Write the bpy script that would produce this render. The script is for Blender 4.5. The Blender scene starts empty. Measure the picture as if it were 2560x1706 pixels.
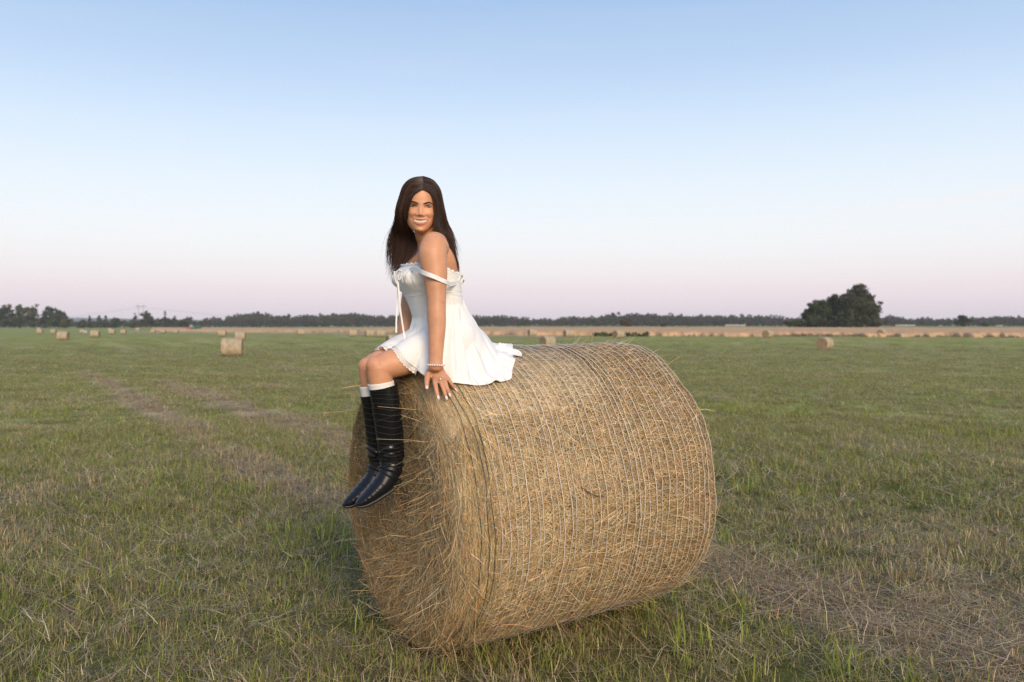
import bpy, bmesh, math, random
import numpy as np
from mathutils import Vector, Matrix
from mathutils.bvhtree import BVHTree

random.seed(7)
rng = np.random.default_rng(7)
SC = bpy.context.scene
COL = SC.collection

# ------------------------------------------------------------------ camera
FPX, HY, CH = 2150.0, 828.0, 1.32          # focal length in photo pixels, horizon row, eye height
cam_d = bpy.data.cameras.new('camera')
cam = bpy.data.objects.new('camera', cam_d)
COL.objects.link(cam)
cam.location = (0, 0, CH)
cam.rotation_euler = (math.radians(90), 0, 0)
cam_d.sensor_width = 36.0
cam_d.lens = FPX / 2560 * 36.0
cam_d.shift_y = -25 / 2560
cam_d.clip_start = 0.05
cam_d.clip_end = 20000
cam_d.dof.use_dof = True
cam_d.dof.focus_distance = 3.35
cam_d.dof.aperture_fstop = 3.4
SC.camera = cam

# ------------------------------------------------------------------ sky and sun
SUN_DIR = Vector((0.36, -1.0, 0.50)).normalized()      # towards the low evening sun behind the camera
world = bpy.data.worlds.new('World')
SC.world = world
world.use_nodes = True
nt = world.node_tree
nt.nodes.clear()
def N(t, kind, **kw):
    n = t.nodes.new(kind)
    for k, v in kw.items():
        setattr(n, k, v)
    return n
def srgb(r, g, b):
    f = lambda c: (c / 255 / 12.92) if c / 255 <= 0.04045 else ((c / 255 + 0.055) / 1.055) ** 2.4
    return (f(r), f(g), f(b), 1.0)
w_out = N(nt, 'ShaderNodeOutputWorld')
w_bg = N(nt, 'ShaderNodeBackground')
w_sky = N(nt, 'ShaderNodeTexSky', sky_type='NISHITA')
w_sky.sun_disc = False
w_sky.sun_elevation = math.asin(SUN_DIR.z)
w_sky.sun_rotation = math.atan2(SUN_DIR.x, SUN_DIR.y)
w_sky.air_density = 1.2
w_sky.dust_density = 2.0
w_tc = N(nt, 'ShaderNodeTexCoord')
w_sep = N(nt, 'ShaderNodeSeparateXYZ')
nt.links.new(w_tc.outputs['Generated'], w_sep.inputs[0])
# the evening sky opposite the sun: rose band at the horizon, pale above, then blue
w_ramp = N(nt, 'ShaderNodeValToRGB')
w_ramp.color_ramp.interpolation = 'B_SPLINE'
STOPS = [(0.0, (222, 206, 219)), (0.025, (231, 214, 223)), (0.042, (236, 221, 227)), (0.064, (240, 231, 233)),
         (0.094, (240, 240, 242)), (0.13, (236, 241, 246)), (0.175, (225, 236, 247)), (0.22, (211, 228, 246)), (0.26, (195, 217, 244)),
         (0.30, (182, 206, 236)), (0.36, (164, 193, 229)), (0.50, (130, 168, 222)), (1.0, (104, 145, 206))]
el = w_ramp.color_ramp.elements
while len(el) < len(STOPS):
    el.new(0.5)
for e, (p, c) in zip(el, STOPS):
    e.position = p
    e.color = srgb(*c)
nt.links.new(w_sep.outputs['Z'], w_ramp.inputs['Fac'])
# thin high cirrus streaks
w_map = N(nt, 'ShaderNodeMapping')
w_map.inputs['Rotation'].default_value = (0.0, math.radians(-9), 0.0)
w_map.inputs['Scale'].default_value = (2.2, 2.2, 26.0)
nt.links.new(w_tc.outputs['Generated'], w_map.inputs[0])
w_no = N(nt, 'ShaderNodeTexNoise')
w_no.inputs['Scale'].default_value = 1.6
w_no.inputs['Detail'].default_value = 5.0
nt.links.new(w_map.outputs[0], w_no.inputs['Vector'])
w_mr = N(nt, 'ShaderNodeMapRange')
w_mr.inputs['From Min'].default_value = 0.5
w_mr.inputs['From Max'].default_value = 0.85
w_mr.inputs['To Max'].default_value = 0.08
nt.links.new(w_no.outputs['Fac'], w_mr.inputs['Value'])
w_cl = N(nt, 'ShaderNodeMix', data_type='RGBA')
w_cl.inputs['B'].default_value = srgb(238, 238, 242)
nt.links.new(w_mr.outputs['Result'], w_cl.inputs['Factor'])
nt.links.new(w_ramp.outputs['Color'], w_cl.inputs['A'])
# one faint feather of cloud low on the right
def M_(op, a, b=None):
    n = N(nt, 'ShaderNodeMath', operation=op)
    for i, q in enumerate((a, b)):
        if q is None: continue
        if isinstance(q, (int, float)): n.inputs[i].default_value = q
        else: nt.links.new(q, n.inputs[i])
    return n.outputs[0]
c_u = M_('DIVIDE', w_sep.outputs['X'], M_('MAXIMUM', w_sep.outputs['Y'], .05))
c_v = M_('DIVIDE', w_sep.outputs['Z'], M_('MAXIMUM', w_sep.outputs['Y'], .05))
w_n2 = N(nt, 'ShaderNodeTexNoise'); w_n2.inputs['Scale'].default_value = 14.0; w_n2.inputs['Detail'].default_value = 6.0
nt.links.new(w_tc.outputs['Generated'], w_n2.inputs['Vector'])
c_w = M_('MULTIPLY', M_('SUBTRACT', w_n2.outputs['Fac'], .5), .016)
c_d = M_('DIVIDE', M_('SUBTRACT', M_('ADD', c_v, c_w), M_('ADD', M_('MULTIPLY', c_u, .125), .0895)), .0055)
c_g = M_('POWER', 2.718, M_('MULTIPLY', M_('MULTIPLY', c_d, c_d), -1.0))
c_m = N(nt, 'ShaderNodeMapRange', interpolation_type='SMOOTHSTEP')
c_m.inputs['From Min'].default_value = .30; c_m.inputs['From Max'].default_value = .50; c_m.inputs['To Max'].default_value = .75
nt.links.new(c_u, c_m.inputs['Value'])
w_c2 = N(nt, 'ShaderNodeMix', data_type='RGBA'); w_c2.inputs['B'].default_value = srgb(240, 238, 241)
nt.links.new(M_('MULTIPLY', M_('MULTIPLY', c_g, c_m.outputs['Result']), M_('GREATER_THAN', w_sep.outputs['Y'], 0.0)), w_c2.inputs['Factor'])
nt.links.new(w_cl.outputs['Result'], w_c2.inputs['A'])
w_mul = N(nt, 'ShaderNodeVectorMath', operation='SCALE')
w_mul.inputs['Scale'].default_value = 9.5
nt.links.new(w_c2.outputs['Result'], w_mul.inputs[0])
w_add = N(nt, 'ShaderNodeMix', data_type='RGBA')
w_add.inputs['Factor'].default_value = 0.9
nt.links.new(w_sky.outputs['Color'], w_add.inputs['A'])
nt.links.new(w_mul.outputs[0], w_add.inputs['B'])
nt.links.new(w_add.outputs['Result'], w_bg.inputs['Color'])
w_bg.inputs['Strength'].default_value = 0.12
nt.links.new(w_bg.outputs[0], w_out.inputs['Surface'])

sun_d = bpy.data.lights.new('sun', 'SUN')
sun_d.energy = 3.6
sun_d.angle = math.radians(28)
sun_d.color = (1.0, 0.82, 0.63)
sun = bpy.data.objects.new('sun', sun_d)
COL.objects.link(sun)
sun.rotation_euler = SUN_DIR.to_track_quat('Z', 'Y').to_euler()
sun.location = (5, -15, 6)

vs = SC.view_settings
vs.view_transform = 'Standard'
vs.look = 'None'
vs.exposure = 0.0
vs.gamma = 1.0
vs.use_curve_mapping = False
SC.cycles.use_denoising = True
SC.cycles.denoiser = 'OPENIMAGEDENOISE'
SC.cycles.denoising_input_passes = 'RGB_ALBEDO_NORMAL'
SC.cycles.denoising_prefilter = 'NONE'
SC.cycles.max_bounces = 6
SC.cycles.volume_bounces = 1

# ------------------------------------------------------------------ helpers
def U(px, py, d):
    """world point seen at photo pixel (px, py) at depth d"""
    return Vector(((px - 1280) / FPX * d, d, CH + (HY - py) / FPX * d))

def smooth01(t):
    t = np.clip(t, 0, 1)
    return t * t * (3 - 2 * t)

def hash2(i, j, s=0):
    h = (i * 374761393 + j * 668265263 + s * 1274126177) & 0xFFFFFFFF
    h = ((h ^ (h >> 13)) * 1274126177) & 0xFFFFFFFF
    return ((h ^ (h >> 16)) & 0xFFFFFF) / float(0xFFFFFF)

def vnoise(x, y, s=0):
    x = np.asarray(x, dtype=np.float64); y = np.asarray(y, dtype=np.float64)
    i = np.floor(x).astype(np.int64); j = np.floor(y).astype(np.int64)
    u = x - i; v = y - j
    u = u * u * (3 - 2 * u); v = v * v * (3 - 2 * v)
    a = hash2(i, j, s); b = hash2(i + 1, j, s); c = hash2(i, j + 1, s); d = hash2(i + 1, j + 1, s)
    return (a * (1 - u) + b * u) * (1 - v) + (c * (1 - u) + d * u) * v

def fbm(x, y, s=0, o=4):
    t = 0; a = 0.5; n = 0
    for k in range(o):
        t = t + a * vnoise(x * 2 ** k, y * 2 ** k, s + k); n += a; a *= 0.5
    return t / n

ZD = [0, 20, 40, 55, 80, 110, 140, 200, 260, 400, 600, 1000, 4000]
ZL = [0, -.05, -.2, -.32, -.40, .05, .22, .42, .68, 2.6, 4.0, 6.5, 20]
ZR = [0, -.05, -.2, -.32, -.40, .12, .42, 1.45, 2.40, 3.5, 4.6, 7.5, 24]
def pchip(xs, ys, x):
    xs = np.array(xs, float); ys = np.array(ys, float)
    h = np.diff(xs); dl = np.diff(ys) / h
    m = np.zeros_like(xs)
    m[0] = 0; m[-1] = dl[-1]
    for k in range(1, len(xs) - 1):
        if dl[k - 1] * dl[k] > 0:
            w1 = 2 * h[k] + h[k - 1]; w2 = h[k] + 2 * h[k - 1]
            m[k] = (w1 + w2) / (w1 / dl[k - 1] + w2 / dl[k])
    x = np.clip(np.asarray(x, float), xs[0], xs[-1])
    k = np.clip(np.searchsorted(xs, x, side='right') - 1, 0, len(xs) - 2)
    t = (x - xs[k]) / h[k]
    return ((1 + 2 * t) * (1 - t) ** 2 * ys[k] + t * (1 - t) ** 2 * h[k] * m[k]
            + t * t * (3 - 2 * t) * ys[k + 1] + t * t * (t - 1) * h[k] * m[k + 1])

def ground_z(x, y):
    x = np.asarray(x, float); y = np.asarray(y, float)
    d = np.hypot(x, y)
    fy = np.maximum(y, 0.0)
    w = smooth01((np.arctan2(x, np.maximum(y, 1e-3)) + 0.38) / 0.42)
    z = pchip(ZD, ZL, fy) * (1 - w) + pchip(ZD, ZR, fy) * w
    z = z + (vnoise(x * 0.9, y * 0.9, 11) - 0.5) * 0.05 * smooth01((d - 2) / 6) + (vnoise(x * 0.13, y * 0.13, 12) - 0.5) * 0.1 * smooth01((d - 8) / 25)
    return z

def hit(px, py):
    """depth at which the ray through a photo pixel meets the terrain"""
    lo, hi = 2.0, 3000.0
    k = (HY - py) / FPX; kx = (px - 1280) / FPX
    for d in np.geomspace(2, 3000, 1500):
        if CH + k * d < float(ground_z(kx * d, d)):
            return float(d)
    return 3000.0

def new_obj(name, me, mat=None, parent=None):
    o = bpy.data.objects.new(name, me)
    COL.objects.link(o)
    if mat is not None and me is not None and len(me.materials) == 0:
        me.materials.append(mat)
    if parent is not None:
        o.parent = parent
    return o

def tag(o, label=None, cat=None, group=None, kind=None):
    if label: o['label'] = label
    if cat: o['category'] = cat
    if group: o['group'] = group
    if kind: o['kind'] = kind
    return o

def empty(name, loc, rz=0.0):
    o = bpy.data.objects.new(name, None)
    COL.objects.link(o)
    o.location = loc
    o.rotation_euler = (0, 0, rz)
    o.empty_display_size = 0.2
    return o

def mesh(name, verts, faces, smooth=True):
    me = bpy.data.meshes.new(name)
    verts = np.asarray(verts, dtype=np.float32).reshape(-1, 3)
    me.from_pydata([], [], []) if False else None
    if isinstance(faces, np.ndarray) and faces.ndim == 2:
        nf, k = faces.shape
        me.vertices.add(len(verts)); me.vertices.foreach_set('co', verts.ravel())
        me.loops.add(nf * k); me.loops.foreach_set('vertex_index', faces.ravel().astype(np.int32))
        me.polygons.add(nf)
        me.polygons.foreach_set('loop_start', np.arange(0, nf * k, k, dtype=np.int32))
        me.polygons.foreach_set('loop_total', np.full(nf, k, dtype=np.int32))
        me.update(calc_edges=True)
        me.validate()
    else:
        me.from_pydata([tuple(map(float, v)) for v in verts], [], [tuple(map(int, f)) for f in faces])
        me.update()
    if smooth and len(me.polygons):
        me.polygons.foreach_set('use_smooth', np.ones(len(me.polygons), dtype=bool))
    return me

def set_col(me, cols, name='col'):
    a = me.attributes.new(name, 'FLOAT_COLOR', 'POINT')
    c = np.ones((len(me.vertices), 4), dtype=np.float32)
    c[:, :3] = cols
    a.data.foreach_set('color', c.ravel())

class MB:
    """collects vertices and faces for one mesh object"""
    def __init__(self):
        self.v = []; self.f = []
    def add(self, vs, fs):
        b = len(self.v)
        self.v += [tuple(v) for v in vs]
        self.f += [tuple(i + b for i in f) for f in fs]
        return self
    def box(self, cx, cy, cz, sx, sy, sz, m=None):
        vs = [Vector((cx + a * sx / 2, cy + b * sy / 2, cz + c * sz / 2)) for a in (-1, 1) for b in (-1, 1) for c in (-1, 1)]
        if m: vs = [m @ v for v in vs]
        return self.add(vs, [(0, 1, 3, 2), (4, 6, 7, 5), (0, 4, 5, 1), (2, 3, 7, 6), (0, 2, 6, 4), (1, 5, 7, 3)])
    def tube(self, pts, rad, n=8, cap=True):
        pts = [Vector(p) for p in pts]
        if not hasattr(rad, '__len__'): rad = [rad] * len(pts)
        rings = []
        prev = None
        for i, p in enumerate(pts):
            t = (pts[min(i + 1, len(pts) - 1)] - pts[max(i - 1, 0)]).normalized()
            if prev is None:
                a = t.orthogonal().normalized()
            else:
                a = (prev - t * prev.dot(t)).normalized()
            prev = a
            b = t.cross(a)
            rings.append([p + (a * math.cos(2 * math.pi * k / n) + b * math.sin(2 * math.pi * k / n)) * rad[i] for k in range(n)])
        vs = [v for r in rings for v in r]
        fs = [(i * n + k, i * n + (k + 1) % n, (i + 1) * n + (k + 1) % n, (i + 1) * n + k) for i in range(len(pts) - 1) for k in range(n)]
        if cap:
            fs.append(tuple(range(n - 1, -1, -1))); fs.append(tuple((len(pts) - 1) * n + k for k in range(n)))
        return self.add(vs, fs)
    def lathe(self, prof, n=24, m=None):
        vs = []
        for (r, h) in prof:
            for k in range(n):
                v = Vector((r * math.cos(2 * math.pi * k / n), r * math.sin(2 * math.pi * k / n), h))
                vs.append(m @ v if m else v)
        fs = [(i * n + k, i * n + (k + 1) % n, (i + 1) * n + (k + 1) % n, (i + 1) * n + k) for i in range(len(prof) - 1) for k in range(n)]
        fs.append(tuple(range(n - 1, -1, -1))); fs.append(tuple((len(prof) - 1) * n + k for k in range(n)))
        return self.add(vs, fs)
    def build(self, name, mat, parent=None, smooth=True):
        return new_obj(name, mesh(name, self.v, self.f, smooth), mat, parent)

# ------------------------------------------------------------------ materials
def mat(name, color=(0.5, 0.5, 0.5), rough=0.7, attr=None, noise=None, spec=0.3, sss=0.0, metal=0.0,
        bump=None, var=0.0, transl=0.0, instancer=False):
    m = bpy.data.materials.new(name)
    m.use_nodes = True
    t = m.node_tree
    p = t.nodes['Principled BSDF']
    p.inputs['Base Color'].default_value = (*color, 1)
    p.inputs['Roughness'].default_value = rough
    p.inputs['Metallic'].default_value = metal
    p.inputs['Specular IOR Level'].default_value = spec
    if sss:
        p.inputs['Subsurface Weight'].default_value = sss
        p.inputs['Subsurface Radius'].default_value = (0.012, 0.004, 0.002)
        p.inputs['Subsurface Scale'].default_value = 1.0
    src = None
    if attr:
        a = N(t, 'ShaderNodeAttribute', attribute_name=attr)
        if instancer: a.attribute_type = 'INSTANCER'
        src = a.outputs['Color']
    if noise or var:
        sc, amt = noise if noise else (1.0, 0.0)
        hsv = N(t, 'ShaderNodeHueSaturation')
        if src is not None: t.links.new(src, hsv.inputs['Color'])
        else: hsv.inputs['Color'].default_value = (*color, 1)
        mr = N(t, 'ShaderNodeMapRange')
        if noise:
            tc = N(t, 'ShaderNodeTexCoord')
            no = N(t, 'ShaderNodeTexNoise')
            no.inputs['Scale'].default_value = sc
            no.inputs['Detail'].default_value = 6
            t.links.new(tc.outputs['Object'], no.inputs['Vector'])
            t.links.new(no.outputs['Fac'], mr.inputs['Value'])
            mr.inputs['From Min'].default_value = 0.25; mr.inputs['From Max'].default_value = 0.75
            mr.inputs['To Min'].default_value = 1 - amt; mr.inputs['To Max'].default_value = 1 + amt
        else:
            oi = N(t, 'ShaderNodeObjectInfo')
            t.links.new(oi.outputs['Random'], mr.inputs['Value'])
            mr.inputs['To Min'].default_value = 1 - var; mr.inputs['To Max'].default_value = 1 + var
        t.links.new(mr.outputs['Result'], hsv.inputs['Value'])
        src = hsv.outputs['Color']
    if src is not None:
        t.links.new(src, p.inputs['Base Color'])
    if bump:
        sc, st, dist = bump
        tc = N(t, 'ShaderNodeTexCoord')
        no = N(t, 'ShaderNodeTexNoise')
        no.inputs['Scale'].default_value = sc; no.inputs['Detail'].default_value = 5
        bp = N(t, 'ShaderNodeBump')
        bp.inputs['Strength'].default_value = st; bp.inputs['Distance'].default_value = dist
        t.links.new(tc.outputs['Object'], no.inputs['Vector'])
        t.links.new(no.outputs['Fac'], bp.inputs['Height'])
        t.links.new(bp.outputs[0], p.inputs['Normal'])
    if transl:
        tr = N(t, 'ShaderNodeBsdfTranslucent')
        if src is not None: t.links.new(src, tr.inputs['Color'])
        else: tr.inputs['Color'].default_value = (*color, 1)
        mx = N(t, 'ShaderNodeMixShader')
        mx.inputs[0].default_value = transl
        t.links.new(p.outputs[0], mx.inputs[1]); t.links.new(tr.outputs[0], mx.inputs[2])
        t.links.new(mx.outputs[0], t.nodes['Material Output'].inputs['Surface'])
    return m
# ================================================================== THE SETTING
# field pattern: mown swaths run along one direction; t is the distance across them
SW = (0.5, -0.866); AC = (0.866, 0.5)
def dry_mask(x, y):
    s = x * SW[0] + y * SW[1]; t = x * AC[0] + y * AC[1]
    d = np.hypot(x, y)
    tw = t + (vnoise(s * 0.35, t * 0.2, 3) - 0.5) * 0.3
    brk = smooth01((vnoise(s * 0.28, t * 0.8, 5) - 0.15) / 0.35)
    m = 1.5 * np.exp(-((tw - 2.12) / 0.34) ** 2) * (0.30 + 0.70 * brk) * (1 - smooth01((d - 26) / 12)) * smooth01((d - 5) / 4) + 1.7 * np.exp(-((tw - 3.5) / np.where(d < 7, .26, .42)) ** 2) * (0.75 + 0.25 * brk) * (1 - smooth01((d - 20) / 10))
    per = 6.2
    ph = (tw - 3.45) / per
    m = m + 0.45 * np.exp(-(((ph - np.round(ph)) * per) / 0.5) ** 2) * smooth01((np.abs(tw - 3.0) - 2.5) / 1.0) * brk
    m = m + 1.1 * (fbm(s * 0.22, t * 0.9, 21, 4) - 0.54)
    m = m + 0.7 * (fbm(x * 1.3, y * 1.3, 31, 3) - 0.5)
    m = m + 0.75 * (fbm(x * 0.5 + 3, y * 0.5, 33, 3) - 0.5)
    # around the near bale the ground is littered with dry hay
    bx, by = x + 0.25, y - 3.35
    m = m + 0.45 * np.exp(-(((bx) / 1.0) ** 2 + ((by) / 0.7) ** 2)) + 0.06 * np.exp(-((d - 4.5) / 3.2) ** 2)
    return np.clip(m, 0, 1)

GREEN = np.array([0.258, 0.272, 0.080]); DRY = np.array([0.420, 0.330, 0.205]); OLIVE = np.array([0.300, 0.275, 0.108])
def field_color(x, y):
    m = dry_mask(x, y)[:, None]
    v = fbm(x * 0.35, y * 0.35, 41, 4)[:, None]
    base = GREEN * (0.75 + 0.5 * v) * (1 - smooth01((v - 0.35) / 0.3) * 0.5) + OLIVE * smooth01((v - 0.35) / 0.3) * 0.5
    sl, tl = x * SW[0] + y * SW[1], x * AC[0] + y * AC[1]
    base = base * (.78 + .44 * fbm(sl * .04, tl * .55, 45, 3)[:, None])
    c = base * (1 - m) + DRY * (0.8 + 0.4 * v) * m
    return c

def build_ground():
    az = np.concatenate([np.linspace(-180, -48, 34)[:-1], np.linspace(-48, 48, 420), np.linspace(48, 180, 34)[1:]])
    az = np.radians(az)
    rr = np.concatenate([[0.0], np.geomspace(0.8, 3300, 250)])
    A, Rr = np.meshgrid(az, rr)
    x = (np.sin(A) * Rr).ravel(); y = (np.cos(A) * Rr).ravel()
    z = ground_z(x, y)
    n = len(az)
    i = np.arange(len(rr) - 1)[:, None]; k = np.arange(n - 1)[None, :]
    f = np.stack([i * n + k, i * n + k + 1, (i + 1) * n + k + 1, (i + 1) * n + k], -1).reshape(-1, 4)
    me = mesh('ground', np.stack([x, y, z], 1), f[:, ::-1].copy())
    c = field_color(x, y)
    # far meadows beyond the grain strip are plain green
    far = smooth01((np.hypot(x, y) - 150) / 80)[:, None]
    c = c * (1 - far) + np.array([0.262, 0.272, 0.096]) * far
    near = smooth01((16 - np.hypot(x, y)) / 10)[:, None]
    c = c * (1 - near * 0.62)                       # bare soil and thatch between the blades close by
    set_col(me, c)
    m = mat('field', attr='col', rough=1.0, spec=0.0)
    t = m.node_tree; p = t.nodes['Principled BSDF']
    tc = N(t, 'ShaderNodeTexCoord')
    n1 = N(t, 'ShaderNodeTexNoise'); n1.inputs['Scale'].default_value = 9; n1.inputs['Detail'].default_value = 8
    n2 = N(t, 'ShaderNodeTexNoise'); n2.inputs['Scale'].default_value = 0.9; n2.inputs['Detail'].default_value = 8
    t.links.new(tc.outputs['Object'], n1.inputs['Vector']); t.links.new(tc.outputs['Object'], n2.inputs['Vector'])
    ad = N(t, 'ShaderNodeMath', operation='ADD')
    t.links.new(n1.outputs['Fac'], ad.inputs[0]); t.links.new(n2.outputs['Fac'], ad.inputs[1])
    mr = N(t, 'ShaderNodeMapRange')
    mr.inputs['From Min'].default_value = 0.6; mr.inputs['From Max'].default_value = 1.4
    mr.inputs['To Min'].default_value = 0.65; mr.inputs['To Max'].default_value = 1.4
    t.links.new(ad.outputs[0], mr.inputs['Value'])
    at = [q for q in t.nodes if q.bl_idname == 'ShaderNodeAttribute'][0]
    hs = N(t, 'ShaderNodeHueSaturation')
    t.links.new(at.outputs['Color'], hs.inputs['Color']); t.links.new(mr.outputs['Result'], hs.inputs['Value'])
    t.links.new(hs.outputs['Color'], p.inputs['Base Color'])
    bp = N(t, 'ShaderNodeBump'); bp.inputs['Strength'].default_value = 0.6; bp.inputs['Distance'].default_value = 0.05
    t.links.new(ad.outputs[0], bp.inputs['Height']); t.links.new(bp.outputs[0], p.inputs['Normal'])
    o = new_obj('ground', me, m)
    tag(o, 'mown hay meadow with pale dry swaths running into the distance', kind='structure')
    return o
build_ground()

# ---------------------------------------------------------------- grass, stubble and loose hay (uncountable)
def blade_mesh(name, kinds, n, rad, seed):
    """one tuft: n thin blades; kinds = list of (weight, colour, len range, lean range, width, curl)"""
    r = np.random.default_rng(seed)
    V = []; F = []; Cc = []
    w = np.array([k[0] for k in kinds]); w = w / w.sum()
    for i in range(n):
        kd = kinds[r.choice(len(kinds), p=w)]
        _, col, (l0, l1), (a0, a1), wd, curl = kd
        L = r.uniform(l0, l1); lean = r.uniform(a0, a1); az = r.uniform(0, 2 * math.pi)
        q = rad * math.sqrt(r.uniform()); qa = r.uniform(0, 2 * math.pi)
        bx, by = q * math.cos(qa), q * math.sin(qa)
        hz = r.uniform(0.0, 0.025) if a0 > 60 else -0.01
        wdir = az + math.pi / 2 + r.uniform(-0.6, 0.6)
        c = np.array(col) * r.uniform(0.5, 1.5) * (1 + r.uniform(-.12, .12, 3))
        b = len(V)
        px, py, pz = bx, by, hz
        seg = 3 if L > 0.05 else 2
        ang = math.radians(lean); aa = az
        for k in range(seg + 1):
            ww = wd * (1 - (k / seg) ** 1.6 * 0.85) * r.uniform(.9, 1.1)
            V.append((px - math.cos(wdir) * ww / 2, py - math.sin(wdir) * ww / 2, pz))
            V.append((px + math.cos(wdir) * ww / 2, py + math.sin(wdir) * ww / 2, pz))
            Cc += [c, c]
            ds = L / seg
            px += math.sin(ang) * math.cos(aa) * ds; py += math.sin(ang) * math.sin(aa) * ds
            pz = max(pz + math.cos(ang) * ds, 0.004)
            ang += curl * r.uniform(0.3, 1.0) * ds / 0.05; aa += r.uniform(-.3, .3)
        for k in range(seg):
            F.append((b + 2 * k, b + 2 * k + 1, b + 2 * k + 3, b + 2 * k + 2))
    me = mesh(name, V, np.array(F), smooth=False)
    set_col(me, np.array(Cc))
    return me

M_grass = mat('grass_blade', attr='col', rough=0.6, spec=0.25, transl=0.3)
G1 = (0.255, 0.300, 0.045); G2 = (0.200, 0.225, 0.042); G3 = (0.370, 0.350, 0.105)
D1 = (0.56, 0.41, 0.21); D2 = (0.38, 0.29, 0.155); D3 = (0.68, 0.54, 0.33); D4 = (0.30, 0.235, 0.135)
green_k = [(3, G1, (.03, .08), (0, 45), .004, .3), (3, G2, (.025, .07), (0, 60), .004, .35), (4, G3, (.03, .08), (5, 60), .0038, .35),
           (3.5, D2, (.04, .10), (30, 85), .0035, .15), (1.8, D1, (.025, .06), (0, 30), .004, .0), (4, D4, (.06, .16), (66, 92), .003, .05), (1.6, D3, (.05, .16), (66, 92), .0026, .05)]
mix_k = [(1.4, G1, (.025, .07), (0, 45), .004, .3), (2.2, G3, (.025, .07), (5, 60), .004, .35), (2.5, D2, (.05, .14), (60, 90), .003, .06),
         (2.4, D1, (.03, .07), (0, 30), .0045, .0), (2.4, D4, (.06, .18), (70, 90), .003, .05), (1.0, D3, (.03, .08), (0, 40), .004, .05)]
dry_k = [(4, D2, (.06, .20), (75, 92), .003, .05), (3, D1, (.06, .18), (70, 92), .0032, .06), (2, D3, (.05, .16), (70, 92), .003, .05),
         (3, D4, (.06, .2), (75, 92), .003, .05), (1.2, D1, (.03, .07), (0, 35), .0045, 0), (1.0, G3, (.03, .08), (0, 50), .004, .3)]
tall_k = [(5, G1, (.08, .20), (0, 30), .006, .22), (3, G3, (.07, .17), (0, 35), .005, .22), (1.5, G2, (.06, .15), (5, 50), .005, .3)]
tufts = bpy.data.collections.new('grass_tufts')
TUFT = []
def addtuft(kind, n, rad, count, seed):
    ids = []
    for k in range(count):
        me = blade_mesh('tuft', kind, n, rad, seed + k)
        o = bpy.data.objects.new('tuft_%03d' % len(TUFT), me)
        me.materials.append(M_grass)
        tufts.objects.link(o)
        ids.append(len(TUFT)); TUFT.append(o)
    return ids
ID_G = addtuft(green_k, 70, .12, 5, 100)
ID_M = addtuft(mix_k, 70, .12, 5, 200)
ID_D = addtuft(dry_k, 70, .14, 5, 300)
ID_T = addtuft(tall_k, 16, .05, 4, 400)
long_k = [(3, D3, (.16, .38), (78, 92), .0026, .02), (2, D1, (.14, .32), (74, 92), .0028, .02), (1, D2, (.12, .3), (78, 92), .0026, .03)]
ID_L = addtuft(long_k, 5, .10, 4, 500)

def scatter(name, pts, idx, rot, scl, coll):
    me = bpy.data.meshes.new(name)
    me.vertices.add(len(pts)); me.vertices.foreach_set('co', np.asarray(pts, np.float32).ravel())
    a = me.attributes.new('idx', 'INT', 'POINT'); a.data.foreach_set('value', idx.astype(np.int32))
    a = me.attributes.new('rot', 'FLOAT_VECTOR', 'POINT'); a.data.foreach_set('vector', rot.astype(np.float32).ravel())
    a = me.attributes.new('scl', 'FLOAT_VECTOR', 'POINT'); a.data.foreach_set('vector', scl.astype(np.float32).ravel())
    o = new_obj(name, me)
    g = bpy.data.node_groups.new(name + '_nodes', 'GeometryNodeTree')
    g.interface.new_socket('Geometry', in_out='INPUT', socket_type='NodeSocketGeometry')
    g.interface.new_socket('Geometry', in_out='OUTPUT', socket_type='NodeSocketGeometry')
    gi = g.nodes.new('NodeGroupInput'); go = g.nodes.new('NodeGroupOutput')
    ci = g.nodes.new('GeometryNodeCollectionInfo')
    ci.inputs['Collection'].default_value = coll
    ci.inputs['Separate Children'].default_value = True
    ci.inputs['Reset Children'].default_value = True
    ip = g.nodes.new('GeometryNodeInstanceOnPoints')
    ip.inputs['Pick Instance'].default_value = True
    def attr(nm, dt):
        n = g.nodes.new('GeometryNodeInputNamedAttribute'); n.data_type = dt; n.inputs['Name'].default_value = nm
        return n.outputs['Attribute']
    g.links.new(gi.outputs[0], ip.inputs['Points'])
    g.links.new(ci.outputs[0], ip.inputs['Instance'])
    g.links.new(attr('idx', 'INT'), ip.inputs['Instance Index'])
    g.links.new(attr('rot', 'FLOAT_VECTOR'), ip.inputs['Rotation'])
    g.links.new(attr('scl', 'FLOAT_VECTOR'), ip.inputs['Scale'])
    g.links.new(ip.outputs[0], go.inputs[0])
    md = o.modifiers.new('scatter', 'NODES')
    md.node_group = g
    return o

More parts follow.
